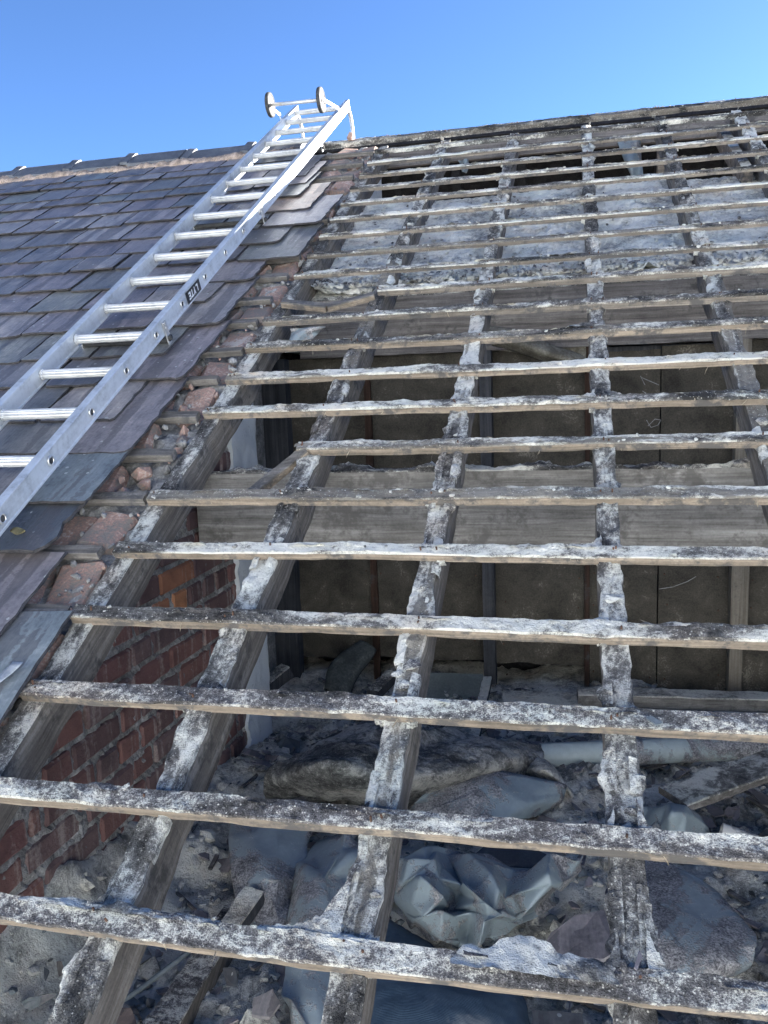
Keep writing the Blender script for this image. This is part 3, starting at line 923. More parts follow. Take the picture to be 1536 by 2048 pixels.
    if k == 22:
        for q in range(0):
            lump(main, roof(rs.uniform(-0.24, -0.03), v + bw + rs.uniform(-0.012, 0.030), bt + rs.uniform(-0.002, 0.006)), rs.uniform(0.003, 0.008), 0.4, int(rs.integers(1e6)))
    mb = main
    mb.build('mortar', [M_DUSTG if k > 19 else M_MORTAR, M_HAIR], b, kind='stuff')
    for u in U_RAFT:
        if u0 - 0.02 < u < 1.6:
            for q in range(rs.integers(1, 3)):
                p = roof(u + rs.uniform(-0.025, 0.025), v + bw * rs.uniform(0.3, 0.8), bt)
                Vt, Ft = tube_vf([p - WA * 0.004, p + WA * rs.uniform(0.004, 0.013) + VA * rs.normal(0, 0.004)], 0.0022, 5); mbn.add(Vt, Ft)
                c = p + WA * 0.011
mbn.build('nails', M_NAIL, frame, kind='stuff')

def broken(pts, wa, wb, label, mtop=None):
    mb = MB()
    for a, c in zip(pts[:-1], pts[1:]):
        d = np.asarray(c) - np.asarray(a); d /= np.linalg.norm(d)
        A = np.cross(WA, d); A /= np.linalg.norm(A)
        B = np.cross(d, A)
        V, F, mi = timber_vf(a, c, -A, B, wa, wb, 0.01, 0.0012, crust=0.003, ntop=4, edge=0.002, wear=0.004, seed=77 + a[0])
        mb.add(V, F, mi)
    o = mb.build('batten', [mtop or M_STUB, M_BATTENF], frame)
    o['label'] = label
    return o
# batten 16: snapped, its left half hanging down from the second rafter
a = on_roof(612, 902, 0.012); c = on_roof(503, 990, -0.045)
broken([roof(*a), roof(*c)], 0.034, 0.022, 'snapped end of a batten hanging down from the second rafter')
# batten 11: cracked and sagging in the first bay
broken([roof(*on_roof(566, 607, 0.012)), roof(*on_roof(655, 616, 0.0)), roof(*on_roof(748, 592, 0.014))], 0.034, 0.022, 'cracked batten sagging in a shallow V beside the brick edge')

# purlins, ridge board, extra strut
def purlin(y, z0, z1, th, m, seed):
    P0, P1 = np.array([-1.205, y + th / 2, (z0 + z1) / 2]), np.array([XR + 0.04, y + th / 2, (z0 + z1) / 2])
    V, F, mi = timber_vf(P0, P1, -Y, Z, th, z1 - z0, 0.010, 0.0018, crust=0.017, ntop=8, edge=0.003, wear=0.004, seed=seed)
    return mesh('purlin', V, F, [M_DUSTB, m], frame, mi=mi, origin=P0)
purlin(1.262, 0.384, 0.606, 0.075, M_PURLIN, 5.0)
purlin(2.330, 0.985, 1.222, 0.080, M_PURLIN2, 9.0)
V, F, mi = timber_vf((-1.66, 4.055, 2.235), (XR, 4.055, 2.235), -Y, Z, 0.03, 0.115, 0.03, 0.001, ntop=3, seed=3)
mesh('ridge_board', V, F, [M_DUSTR, M_PURLIN2], frame, mi=mi)
V, F, mi = timber_vf(roof(0.715, 3.66, -0.075), roof(0.70, 4.42, -0.075), UA, WA, 0.045, 0.09, 0.02, 0.0014, crust=0.003, ntop=4, seed=91)
o = mesh('strut', V, F, [M_DUSTB, M_BATTENF], frame, mi=mi); o['label'] = 'paler newer timber bolted beside a rafter near the ridge'

# batten stubs left over the brick edge belong with the slates
# ================================================================== SLATED ROOF
sr = empty('slated_roof', roof(-2.4, 2.6, 0), 'purple grey slate roof slope still in place under the ladder, edge torn ragged', 'roof')
# felt and boards below the slates keep the loft behind dark
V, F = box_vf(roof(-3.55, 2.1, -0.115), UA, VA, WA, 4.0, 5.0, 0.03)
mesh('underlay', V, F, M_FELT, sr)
SL = np.random.default_rng(33)
W_HEAD, W_TAIL, L_SL, T_SL = 0.027, 0.046, 0.475, 0.0075
def slate(ur, wid, vb, mat_, length=L_SL, rag=0.0025, lift=0.0, yaw=0.0, clip=None, th=T_SL, extra=None):
    """one slate: right edge ur, width wid, tail at vb; dressed ragged edges, bevelled from below"""
    n = 9
    def edge(a, b, k):
        t = np.linspace(0, 1, k, endpoint=False)[:, None]
        return np.array(a) + (np.array(b) - np.array(a)) * t
    cl = clip if clip is not None else (SL.uniform(0.0, 0.012), SL.uniform(0.0, 0.012))
    o = np.concatenate([edge((-wid / 2 + cl[0], 0), (wid / 2 - cl[1], 0), n), edge((wid / 2 - cl[1], 0), (wid / 2, cl[1] * 1.3), 2), edge((wid / 2, cl[1] * 1.3), (wid / 2, length), 12), edge((wid / 2, length), (-wid / 2, length), 3), edge((-wid / 2, length), (-wid / 2, cl[0] * 1.3), 8), edge((-wid / 2, cl[0] * 1.3), (-wid / 2 + cl[0], 0), 2)])
    sd = SL.uniform(0, 90)
    q = np.concatenate([o * 1.0, np.full((len(o), 1), sd)], 1)
    o = o + np.stack([fbm(q, 22, 3), fbm(q, 22, 3, 31)], -1) * rag * 1.4
    cen = np.array([0, length / 2])
    ins = 0.0012 + np.clip(0.0015 + 0.006 * fbm(q, 26, 2, 5), 0.0003, 0.012)
    d = cen - o; d /= np.linalg.norm(d, axis=1)[:, None]
    top = o + d * ins[:, None]
    cy, sy = math.cos(yaw), math.sin(yaw)
    def place(p2, dw):
        x = p2[:, 0] * cy - (p2[:, 1]) * sy + ur - wid / 2
        y = p2[:, 0] * sy + p2[:, 1] * cy + vb
        w = W_TAIL + lift + (W_HEAD - W_TAIL - lift) * (p2[:, 1] / L_SL) + dw
        return x[:, None] * UA + y[:, None] * VA + w[:, None] * WA
    k = len(o)
    wob = 0.0008 * fbm(q, 14, 2, 9)
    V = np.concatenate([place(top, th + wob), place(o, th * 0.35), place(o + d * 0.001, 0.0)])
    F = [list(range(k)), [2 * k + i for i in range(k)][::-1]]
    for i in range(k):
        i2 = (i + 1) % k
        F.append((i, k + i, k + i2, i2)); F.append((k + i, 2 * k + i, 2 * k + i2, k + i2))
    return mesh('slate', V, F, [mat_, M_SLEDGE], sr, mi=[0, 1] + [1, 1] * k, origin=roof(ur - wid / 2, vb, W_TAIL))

COURSES = [(0.84, None), (1.045, None), (1.285, -1.320), (1.465, -1.455), (1.70, -1.324), (1.89, -1.46), (2.12, -1.335), (2.32, -1.46), (2.53, -1.342), (2.745, -1.200), (2.94, -1.34), (3.145, -1.205), (3.37, -1.315), (3.59, -1.42), (3.80, -1.44), (3.94, -1.485), (4.17, -1.60), (4.30, -1.62)]
for ic, (vb, ur) in enumerate(COURSES):
    if ur is None:
        ur = -1.60 if ic == 0 else -1.585
    ul = -(2.35 + 0.56 * vb)
    u = ur
    first = True
    while u > ul:
        wid = SL.uniform(0.20, 0.33) if not first else SL.uniform(0.26, 0.31)
        if first and ic % 2: wid = SL.uniform(0.24, 0.30)
        ln = L_SL if vb + L_SL < 4.68 else 4.68 - vb
        mt = M_SLATE
        if SL.random() < 0.03: mt = M_SLATEB
        if first and ic in (12,): mt = M_SLATEBR
        slate(u, wid - 0.0075, vb + SL.normal(0, 0.007), mt, ln, rag=0.0042 if not first else 0.006, lift=abs(SL.normal(0, 0.0034)), yaw=SL.normal(0, 0.008), clip=None if not first else (SL.uniform(0, 0.01), SL.uniform(0.004, 0.03)))
        u -= wid
        first = False
# odd slates at the torn edge
slate(-1.172, 0.30, 0.19, M_SLATEB, 0.475, 0.004, yaw=0.03)                       # lowest, its head bare
slate(-1.313, 0.30, 0.40, M_SLATE, 0.475, 0.004, lift=0.004, yaw=0.0)
slate(-1.345, 0.36, 0.834, M_SLATED, 0.40, 0.009, lift=0.014, yaw=0.0, clip=(0.01, 0.02), th=0.009)  # dark, with a coarsely dressed edge
slate(-1.60, 0.26, 0.62, M_SLATE)
slate(-1.62, 0.28, 0.41, M_SLATE)
slate(-1.322, 0.215, 1.029, M_SLATEB, 0.29, 0.003, lift=0.018, yaw=0.015)
slate(-1.545, 0.26, 1.06, M_SLATE, 0.45, 0.004, lift=0.004)

# batten stubs between the slates and the first rafter
for j, v in enumerate(V_BAT):
    k = j + 1
    if k in (1, 21, 22): continue
    if k in (5,): continue
    L0 = -1.62
    off = SL.uniform(-0.014, 0.008)
    uend = -1.206 + SL.uniform(-0.035, 0.004)
    V, F, mi = timber_vf(roof(L0, v + 0.018 + off, 0.008), roof(uend, v + 0.018 + off + SL.normal(0, 0.004), 0.010), -VA, WA, 0.036, 0.022, 0.012, 0.0015, crust=0.003, ntop=5, edge=0.002, wear=0.008, seed=400 + k * 3)
    mesh('batten', V, F, [M_STUB, M_STUB], sr, mi=mi)
mb = MB()
for q in range(230):
    v = SL.uniform(0.2, 4.55); u = -1.205 - abs(SL.normal(0, 0.075))
    s_ = np.exp(SL.normal(math.log(0.007), 0.5))
    s_ = min(s_, 0.02)
    V = chunk_vf((0, 0, 0), s_, 50000 + q)
    mb.add(V + roof(u, v, -0.004 + SL.normal(0, 0.010) - s_ * 0.3), ICO_F, int(SL.random() < 0.35))
mb.build('mortar_crumbs', [M_JOINT, M_BRICKR], gw, kind='stuff')
# lead clips that hold slipped slates, a lead tag on the lowest slate
for px, py in ((198, 407), (212, 428), (119, 441)):
    p = on_roof(px, py, 0.05)
    G = np.array([[roof(p[0] + a, p[1] + b, 0.049 + (0.004 if c else 0)) for a in np.linspace(-0.013, 0.013, 4)] for b, c in ((-0.028, 1), (-0.022, 1), (0.0, 0), (0.03, 0))])
    V, F = grid_vf(G)
    o = mesh('clip', V, F, M_LEAD, sr)
    md = o.modifiers.new('thickness', 'SOLIDIFY'); md.thickness = 0.002
p = on_roof(14, 1350, 0.05)
G = np.array([[roof(p[0] + a + 0.015 * math.sin(b * 30), p[1] + b, 0.055 + 0.012 * abs(b) * 8) for a in np.linspace(-0.012, 0.012, 4)] for b in np.linspace(-0.03, 0.03, 7)])
V, F = grid_vf(G)
o = mesh('clip', V, F, M_LEAD, sr, smooth=True); o['label'] = 'bent bright lead strip on the lowest slate'
o.modifiers.new('thickness', 'SOLIDIFY').thickness = 0.002

# ridge tiles: angular, each with a raised roll over its joint
YR, ZC = 4.045, 2.408
def ridge_section(r, drop, w, k=7):
    """inverted V with a rounded crown; list of (y, z)"""
    pts = []
    for t in np.linspace(0, 1, k):
        yy = -w + 2 * w * t
        a = abs(yy)
        zz = -drop * (a / w) if a > 0.012 else -drop * 0.012 / w + 0.002 * (1 - (a / 0.012) ** 2)
        pts.append((yy, zz + r))
    return np.array(pts)
joints = [-1.66, -2.06, -2.46, -2.875, -3.285, -3.70, -4.11, -4.52, -4.93, -5.34]
rt = np.random.default_rng(9)
for a, b in zip(joints[:-1], joints[1:]):
    mb = MB()
    dz = rt.normal(0, 0.004); dy = rt.normal(0, 0.003)
    def ring(u, r): 
        s = ridge_section(r, 0.098, 0.145, 13)
        return np.stack([np.full(len(s), u), YR + dy + s[:, 0], ZC + dz + s[:, 1] - 0.01], -1)
    us = [(a - 0.004, 0.0), (a - 0.006, 0.012), (b + 0.062, 0.012), (b + 0.060, 0.022), (b + 0.012, 0.027), (b + 0.010, 0.006)]
    G = np.array([ring(u, r) for u, r in us])
    V, F = grid_vf(G); mb.add(V, flipf(F))
    Gi = G.copy(); Gi[..., 2] -= 0.018
    V, F = grid_vf(Gi); mb.add(V, F)
    for e in (0, -1):
        V, F = grid_vf(np.stack([G[e], Gi[e]])); mb.add(V, F if e == 0 else flipf(F))
        
    for e in (0, -1):
        V, F = grid_vf(np.stack([G[:, e], Gi[:, e]], 0)); mb.add(V, F)
    mb.build('ridge_tile', M_RIDGE, sr)
uu, tt = np.meshgrid(np.linspace(-5.3, -1.70, 420), np.linspace(0, 1, 8), indexing='ij')
jn = np.min(np.abs(uu[..., None] - np.array(joints)), -1)
G = np.stack([uu, YR - 0.128 - 0.055 * tt, ZC - 0.098 - 0.075 * tt - 0.01], -1)
bul = 0.012 + 0.020 * np.sin(np.pi * tt) + 0.016 * np.exp(-(jn / 0.045) ** 2)
G[..., 1] -= bul * 0.7; G[..., 2] += bul * 0.6
nz = 0.010 * fbm(G, 14, 3) + 0.006 * fbm(G, 50, 2)
G[..., 1] -= nz * 0.6; G[..., 2] += nz
G[:, -1, 2] -= 0.02 * (0.5 + fbm(G[:, -1], 9, 2))
V, F = grid_vf(G)
mesh('bedding_mortar', V, flipf(F), M_RBED, sr, smooth=True)
# ================================================================== SLOPING BOARDS under the upper rafters
sc_ = empty('sloping_ceiling', roof(0.3, 2.7, -0.1), 'dusty grey boards fixed below the upper rafters, scattered with broken torching', 'ceiling')
cb = np.random.default_rng(14)
edges_u = [-1.18] + [u for u in U_RAFT[1:]] + [XR]
for a, b in zip(edges_u[:-1], edges_u[1:]):
    vtop = 3.835 + cb.uniform(-0.02, 0.02) - (0.03 if a > 0.3 else 0)
    nu, nv = 40, 90
    uu, vv = np.meshgrid(np.linspace(a + 0.004, b - 0.004, nu), np.linspace(2.655, vtop, nv), indexing='ij')
    G = roof(0, 0, 0) + uu[..., None] * UA + vv[..., None] * VA + (-0.104) * WA
    bump_ = np.clip(fbm(G, 7, 4, a * 9) + 0.0, 0, 1) * 0.020 + 0.005 * fbm(G, 40, 3)
    low = np.exp(-(vv - 2.655) / 0.11)
    G = G + (bump_ + low * 0.045 * np.clip(0.6 + fbm(G, 12, 3), 0, 2))[..., None] * WA
    mb = MB()
    V, F = grid_vf(G); mb.add(V, F)
    V, F = box_vf(roof((a + b) / 2, (2.655 + vtop) / 2, -0.116), UA, VA, WA, b - a - 0.006, vtop - 2.655, 0.016); mb.add(V, F)
    mb.build('board', M_CEILB, sc_)
mb = MB()
for q in range(1700):
    u = cb.uniform(-1.15, 1.3); v = 2.67 + abs(cb.normal(0, 0.10)) if q < 1100 else cb.uniform(2.7, 3.75)
    s = cb.uniform(0.004, 0.021) * (1.0 if v < 2.85 else 0.55)
    V = chunk_vf((0, 0, 0), s, 9000 + q) @ RW; V[:, 2] *= 0.6
    mb.add(roof(u, v, -0.090 + (0.026 if v < 2.76 else 0.0)) + V @ RW.T, ICO_F, int(cb.random() < 0.3))
mb.build('debris', [M_RUBBLE, M_DUSTG], sc_, kind='stuff')

# ================================================================== BACK PARTITION of old boards on studs
YP = 2.375
pt = empty('partition', (0.2, YP, FLOOR_Z), 'brown board partition on dark studs across the back of the loft', 'partition')
def px_x(x, y=1000):
    return float(on_y(x, y, YP - 0.01)[0])
seams = [-1.62, px_x(566), px_x(742), px_x(977), px_x(1174), px_x(1319), px_x(1476), px_x(1476) + 0.5, px_x(1476) + 1.0, XR]
tops = [0.985, 0.985, 0.985, 0.985, 0.962, 0.975, 0.985, 0.985, 0.985]
bots = [-0.40, -0.345, -0.33, -0.335, -0.42, -0.42, -0.42, -0.42, -0.42]
pr = np.random.default_rng(6)
for i, (a, b) in enumerate(zip(seams[:-1], seams[1:])):
    th = 0.012
    nx, nz_ = 14, 20
    xx, zz = np.meshgrid(np.linspace(a + 0.0025, b - 0.0025, nx), np.linspace(bots[i], tops[i], nz_), indexing='ij')
    G = np.stack([xx, np.full_like(xx, YP + pr.uniform(-0.004, 0.004)), zz], -1)
    G[..., 1] += 0.006 * fbm(G, 2.2, 2) 
    G[:, -1, 2] += 0.006 * fbm(G[:, -1], 14, 3)
    G[:, 0, 2] += 0.008 * fbm(G[:, 0], 14, 3)
    mb = MB()
    V, F = grid_vf(G); mb.add(V, F)
    Bk = G.copy(); Bk[..., 1] += th
    V, F = grid_vf(Bk); mb.add(V, flipf(F))
    for S in (np.stack([G[:, -1], Bk[:, -1]]), np.stack([G[:, 0], Bk[:, 0]]), np.stack([G[0], Bk[0]]), np.stack([G[-1], Bk[-1]])):
        V, F = grid_vf(S); mb.add(V, F)
    o = mb.build('panel', M_PANEL, pt)
def stud(x0, x1, y0, y1, z0, z1, m, lean=0.0, name='stud', seed=0):
    P0 = np.array([(x0 + x1) / 2, (y0 + y1) / 2, z0]); P1 = np.array([(x0 + x1) / 2 + lean, (y0 + y1) / 2, z1])
    V, F, mi = timber_vf(P0, P1, X, -Y, x1 - x0, y1 - y0, 0.03, 0.0012, ntop=3, wear=0.003, seed=seed)
    return mesh(name, V, F, [m, m], pt, mi=mi)
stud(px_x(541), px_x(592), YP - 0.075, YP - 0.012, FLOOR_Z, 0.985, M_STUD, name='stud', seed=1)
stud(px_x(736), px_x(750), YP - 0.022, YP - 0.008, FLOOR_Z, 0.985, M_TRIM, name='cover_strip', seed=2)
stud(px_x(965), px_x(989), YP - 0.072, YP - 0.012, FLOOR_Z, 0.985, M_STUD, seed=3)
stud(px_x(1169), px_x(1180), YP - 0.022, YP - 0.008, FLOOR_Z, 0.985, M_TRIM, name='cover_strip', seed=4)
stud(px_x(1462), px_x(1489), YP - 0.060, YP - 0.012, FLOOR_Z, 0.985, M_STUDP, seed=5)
V, F = box_vf((px_x(1493), YP - 0.035, 0.02), X, Y, Z, 0.022, 0.04, 0.42, 0.003)
mesh('packing_piece', V, F, M_STUDP, pt)
V, F = box_vf((0.2, YP + 0.05, 0.95), X, Y, Z, 4.0, 0.05, 0.06)
mesh('rail', V, F, M_STUD, pt)
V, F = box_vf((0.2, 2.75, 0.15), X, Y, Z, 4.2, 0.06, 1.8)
mesh('dark_backing', V, F, M_FELT, kind='structure')  # added dark backing that blocks the light leak under the partition boards
# chalk marks on the right-hand boards: thin raised ribbons of chalk
mb = MB()
for pts in ([(1290, 770), (1281, 752)], [(1283, 755), (1318, 770)], [(1285, 782), (1305, 795)], [(1293, 840), (1302, 855), (1316, 850), (1322, 840), (1310, 838), (1296, 852)], [(1318, 1178), (1345, 1174), (1375, 1163), (1392, 1153)]):
    q = [on_y(x, y, YP - 0.0125) for x, y in pts]
    for a, b in zip(q[:-1], q[1:]):
        d = b - a; L = np.linalg.norm(d); d /= L
        V, F = box_vf((a + b) / 2, d, Y, np.cross(d, Y), L, 0.001, 0.0028); mb.add(V, F)
mb.build('chalk_mark', M_CHALK, pt)
mb = MB()
for xs_ in (566, 742, 977, 1174, 1319, 1476):
    for zz_ in np.arange(-0.36, 0.95, 0.14):
        for dx_ in (-0.03, 0.03):
            if pr.random() < 0.75:
                q = np.array([px_x(xs_) + dx_ * (2.0 if xs_ in (566, 977, 1476) else 1.0) + pr.normal(0, 0.004), YP - 0.006, zz_ + pr.normal(0, 0.012)])
                V, F = tube_vf([q + Y * 0.004, q - Y * 0.0025], 0.0035, 6); mb.add(V, F)
mb.build('nail_heads', M_NAIL, pt, kind='stuff')
# the dark end of the loft past the brickwork
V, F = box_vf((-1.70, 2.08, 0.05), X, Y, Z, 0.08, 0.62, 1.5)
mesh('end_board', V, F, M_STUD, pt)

# ================================================================== LADDER
LD = empty('roof_ladder', roof(-1.62, 1.0, 0.09), 'aluminium roof ladder lying on the slates, hooked over the ridge, with two wheels', 'ladder')
H0, HD = 0.088, 0.062
uR = lambda v: -1.4595 - 0.009 * v
uL = lambda v: -1.743 - 0.022 * v
VB, VT = 0.15, 5.27
def rail(ufun, side, vt):
    """hollow section: web with outer lips"""
    w_ = 0.027
    prof = [(0, 0), (w_, 0), (w_, 0.006), (w_ - 0.002, 0.008), (w_ - 0.002, HD - 0.008), (w_, HD - 0.006), (w_, HD), (0, HD), (0, HD - 0.004), (0.0015, HD - 0.006), (0.0015, 0.006), (0, 0.004)]
    prof = [(0.002, 0), (w_ - 0.002, 0), (w_, 0.002), (w_, HD - 0.002), (w_ - 0.002, HD), (0.002, HD), (0, HD - 0.002), (0, HD - 0.007), (0.0018, HD - 0.009), (0.0018, 0.009), (0, 0.007), (0, 0.002)]
    vs = np.linspace(VB, vt, 14)
    rows = []
    for v in vs:
        r = []
        for a, h in prof:
            hh = h
            top = vt - (HD - h) * 0.75 if v == vs[-1] and False else v
            r.append(roof(ufun(v) + side * a, top, H0 + hh))
        rows.append(r)
    G = np.array(rows)
    m = len(prof)
    V = G.reshape(-1, 3)
    F = [(i * m + k, i * m + (k + 1) % m, (i + 1) * m + (k + 1) % m, (i + 1) * m + k) for i in range(len(vs) - 1) for k in range(m)]
    F += [list(range(m)), [(len(vs) - 1) * m + k for k in range(m)][::-1]]
    if side > 0: F = flipf(F)
    return mesh('rail', V, F, M_ALU, LD, origin=roof(ufun(VB), VB, H0))
# uR(v) is the outer face of the right rail, uL(v) the inner face of the left rail
railR = rail(uR, -1, VT)
railL = rail(uL, -1, VT)
rv = [1.402 + 0.2525 * k for k in range(-4, 16)]
for v in rv:
    a, b = uL(v), uR(v) - 0.027
    n = 28
    th = np.linspace(0, 2 * math.pi, n, endpoint=False)
    rad = np.where(np.arange(n) % 2 == 0, 0.0160, 0.0144)
    S = [(a - 0.02, 0.92), (a, 0.92), (a + 0.001, 1.2), (a + 0.007, 1.2), (a + 0.009, 1.0), (b - 0.009, 1.0), (b - 0.007, 1.2), (b, 1.2), (b + 0.02, 0.92)]
    G = np.array([[roof(u, v + rad[k] * f * math.cos(th[k]) * 1.0, H0 + HD * 0.52 + rad[k] * f * math.sin(th[k])) for k in range(n)] for u, f in S])
    V = G.reshape(-1, 3)
    F = [(i * n + k, i * n + (k + 1) % n, (i + 1) * n + (k + 1) % n, (i + 1) * n + k) for i in range(len(S) - 1) for k in range(n)]
    rg = mesh('rung', V, F, M_RUNG, LD, origin=roof(a, v, H0 + 0.03))
    # swaged end ring on the outer face of each rail, with its hole
    for u0, sg in ((uR(v), 1), (uL(v) - 0.027, -1)):
        prof = [(0.0, 0.0150), (0.0030, 0.0145), (0.0036, 0.0120), (0.0025, 0.0098), (-0.006, 0.0092), (-0.010, 0.0)]
        n2 = 16
        G = np.array([[roof(u0 + sg * d, v + r * math.cos(t), H0 + HD * 0.52 + r * math.sin(t)) for t in np.linspace(0, 2 * math.pi, n2, endpoint=False)] for d, r in prof])
        G = np.concatenate([G, G[:, :1]], 1)
        V, F = grid_vf(G)
        # the hole floor sits proud of the rail face by 1 mm so it is not buried
        V = V.copy()
        mesh('swage', V + sg * UA * 0.0, F, M_STEEL, rg, smooth=True)
        t = np.linspace(0, 2 * math.pi, 14, endpoint=False)
        V = [roof(u0 + sg * 0.0012, v + 0.0092 * math.cos(k), H0 + HD * 0.52 + 0.0092 * math.sin(k)) for k in t]
        mesh('rung_bore', V, [list(range(14))], M_RUBBER, rg)
# bearers: straps on both rails and a rubber covered bar below
for px, py in ((335, 652), (522, 420), (634, 280)):
    q = on_roof(px, py, H0 + 0.03)
    v = q[1]
    be = bpy.data.objects.new('bearer', None); COL.objects.link(be); be.parent = LD
    be.location = roof(uR(v), v, 0.05) - wloc(LD)
    for u0, sg in ((uR(v), 1), (uL(v) - 0.027, -1)):
        V, F = box_vf(roof(u0 + sg * 0.0025, v, H0 + 0.005), UA, VA, WA, 0.004, 0.028, 0.085, 0.001)
        mesh('strap', V, F, M_STEEL, be)
        for hh in (0.022, 0.040):
            V, F = tube_vf([roof(u0 + sg * 0.004, v, H0 + hh), roof(u0 + sg * 0.007, v, H0 + hh)], 0.0055, 8)
            mesh('bolt', V, F, M_STEEL, be)
    a, b = uL(v) - 0.032, uR(v) + 0.006
    pts = [roof(a, v, 0.082), roof(a + 0.001, v, 0.072), roof(a + 0.008, v, 0.065), roof(b - 0.008, v, 0.065), roof(b - 0.001, v, 0.072), roof(b, v, 0.082)]
    V, F = tube_vf(pts, 0.0115, 10)
    mesh('rubber_bar', V, F, M_RUBBER, be, smooth=True)
# ridge hook with wheels
UWL, UWR = uL(5.1) - 0.018, uR(5.1) - 0.008
cL = on_x(547, 208, UWL); cR = on_x(636, 202, UWR)
cy_, cz_ = (cL[1] + cR[1]) / 2, (cL[2] + cR[2]) / 2
for ux, c0, s in ((UWL, cL, -1), (UWR, cR, 1)):
    cen = np.array([ux, c0[1] * 0.5 + cy_ * 0.5, c0[2] * 0.5 + cz_ * 0.5])
    wh = bpy.data.objects.new('wheel', None); COL.objects.link(wh); wh.parent = LD; wh.location = cen - wloc(LD)
    prof = [(-0.011, 0.052), (-0.0125, 0.060), (-0.010, 0.069), (0.0, 0.0715), (0.010, 0.069), (0.0125, 0.060), (0.011, 0.052), (-0.011, 0.052)]
    G = np.array([[cen + np.array([d, r * math.cos(t), r * math.sin(t)]) for d, r in prof] for t in np.linspace(0, 2 * math.pi, 33)])
    V, F = grid_vf(G); mesh('tyre', V, F, M_RUBBER, wh, smooth=True)
    mb = MB()
    prof = [(-0.009, 0.053), (-0.009, 0.046), (-0.004, 0.044), (-0.004, 0.020), (-0.011, 0.017), (-0.011, 0.0)]
    for fl in (1, -1):
        G = np.array([[cen + np.array([fl * d, r * math.cos(t), r * math.sin(t)]) for d, r in prof] for t in np.linspace(0, 2 * math.pi, 33)])
        V, F = grid_vf(G); mb.add(V, F)
    for k in range(6):
        a = k * math.pi / 3
        V, F = box_vf(cen + 0.032 * np.array([0, math.cos(a), math.sin(a)]), X, np.array([0, math.cos(a), math.sin(a)]), np.array([0, -math.sin(a), math.cos(a)]), 0.016, 0.026, 0.006); mb.add(V, F)
    mb.build('rim', M_HUB, wh)
    # arm carrying the wheel, bolted to the rail
    rb = (uR if s > 0 else uL)
    o_ = 0.016 if s > 0 else -0.016
    basev = on_x(655, 250, UWR)[1] if s > 0 else on_x(556, 262, UWL)[1]
    v_ = 4.93
    urail = uR(v_) + 0.004 if s > 0 else uL(v_) - 0.031
    p0 = roof(urail, v_, H0 + 0.01); p1 = roof(urail, v_ - 0.0, H0 + HD + 0.02)
    cen2 = np.array([urail, cen[1], cen[2]])
    mid = p1 * 0.55 + cen2 * 0.45 + np.array([0, -0.012, 0.0])
    for a, b in ((p0, p1), (p1, mid), (mid, cen2)):
        d = b - a; L = np.linalg.norm(d); d /= L
        V, F = box_vf((a + b) / 2, d, np.cross(d, X), X, L + 0.012, 0.020, 0.006, 0.001)
        mesh('hook_arm', V, F, M_ALU, LD)
aL = np.array([UWL + 0.014, cy_, cz_]); aR = np.array([UWR - 0.014, cy_, cz_])
cLw = np.array([UWL, cL[1] * 0.5 + cy_ * 0.5, cL[2] * 0.5 + cz_ * 0.5]); cRw = np.array([UWR, cR[1] * 0.5 + cy_ * 0.5, cR[2] * 0.5 + cz_ * 0.5])
V, F = tube_vf([cLw - X * 0.016, cRw + X * 0.02], 0.0105, 12)
mesh('axle', V, F, M_RUNG, LD, smooth=True)
hb = []
for s in (-1, 1):
    v_ = 5.16
    u_ = uR(v_) - 0.012 if s > 0 else uL(v_) - 0.014
    p = roof(u_, v_ + 0.06, H0 + 0.03)
    end = on_x(689, 283, u_) if s > 0 else on_x(593, 285, u_)
    e = np.array([u_, (p[1] + 0.17), 2.36])
    t = np.linspace(0, 1, 12)[:, None]
    ctrl = np.array([u_, p[1] + 0.16, p[2] + 0.015])
    pts = (1 - t) ** 2 * p + 2 * t * (1 - t) * ctrl + t * t * e
    V, F = tube_vf(pts, 0.012, 8)
    mesh('ridge_hook', V, F, M_ALU, LD, smooth=True)
    hb.append(pts[8])
V, F = tube_vf([hb[0], hb[1]], 0.011, 10)
mesh('hook_bar', V, F, M_RUNG, LD, smooth=True)
# maker's plate on the outer face of the right rail (it reads upside down)
dv = (on_roof(374, 600, H0 + 0.02)[1] + on_roof(398, 566, H0 + 0.04)[1]) / 2
u_ = uR(dv) + 0.0006
dcl = mesh('decal', [roof(uR(dv + a) + 0.0007, dv + a, H0 + b) for a, b in ((-0.072, 0.008), (0.072, 0.008), (0.072, 0.052), (-0.072, 0.052))], [(0, 1, 2, 3)], M_DECAL, LD)
def letter(ch):
    """strokes in a 1 x 1 cell"""
    return {'L': [(0, 0, 0.3, 1), (0.3, 0, 0.9, 0.24)],
            'Y': [('q', (0.0, 1), (0.34, 1), (0.5, 0.70), (0.66, 1), (1.0, 1), (0.66, 0.40), (0.66, 0), (0.34, 0), (0.34, 0.40))],
            'T': [(0, 0.76, 1, 1), (0.35, 0, 0.65, 0.76)],
            'E': [(0, 0, 0.3, 1), (0.3, 0.78, 0.92, 1), (0.3, 0.39, 0.8, 0.61), (0.3, 0, 0.92, 0.22)]}[ch]
mb = MB()
xc = 0.046
cw, ch_, gap = 0.0215, 0.027, 0.004
for ch in 'LYTE':
    for st in letter(ch):
        if st[0] == 'q': P = st[1:]
        else: P = [(st[0], st[1]), (st[2], st[1]), (st[2], st[3]), (st[0], st[3])]
        V = []
        for x, y in P:
            sl = 0.16 * (y - 0.5) * 0.027
            a = xc - (x * cw + sl)                                   # upside down: text runs down the slope
            b = 0.0435 - y * ch_
            V.append(roof(uR(dv + a) + 0.0014, dv + a, H0 + b))
        mb.add(V, [list(range(len(V)))])
    xc -= cw + gap
mb.build('lettering', M_WHITE, dcl)

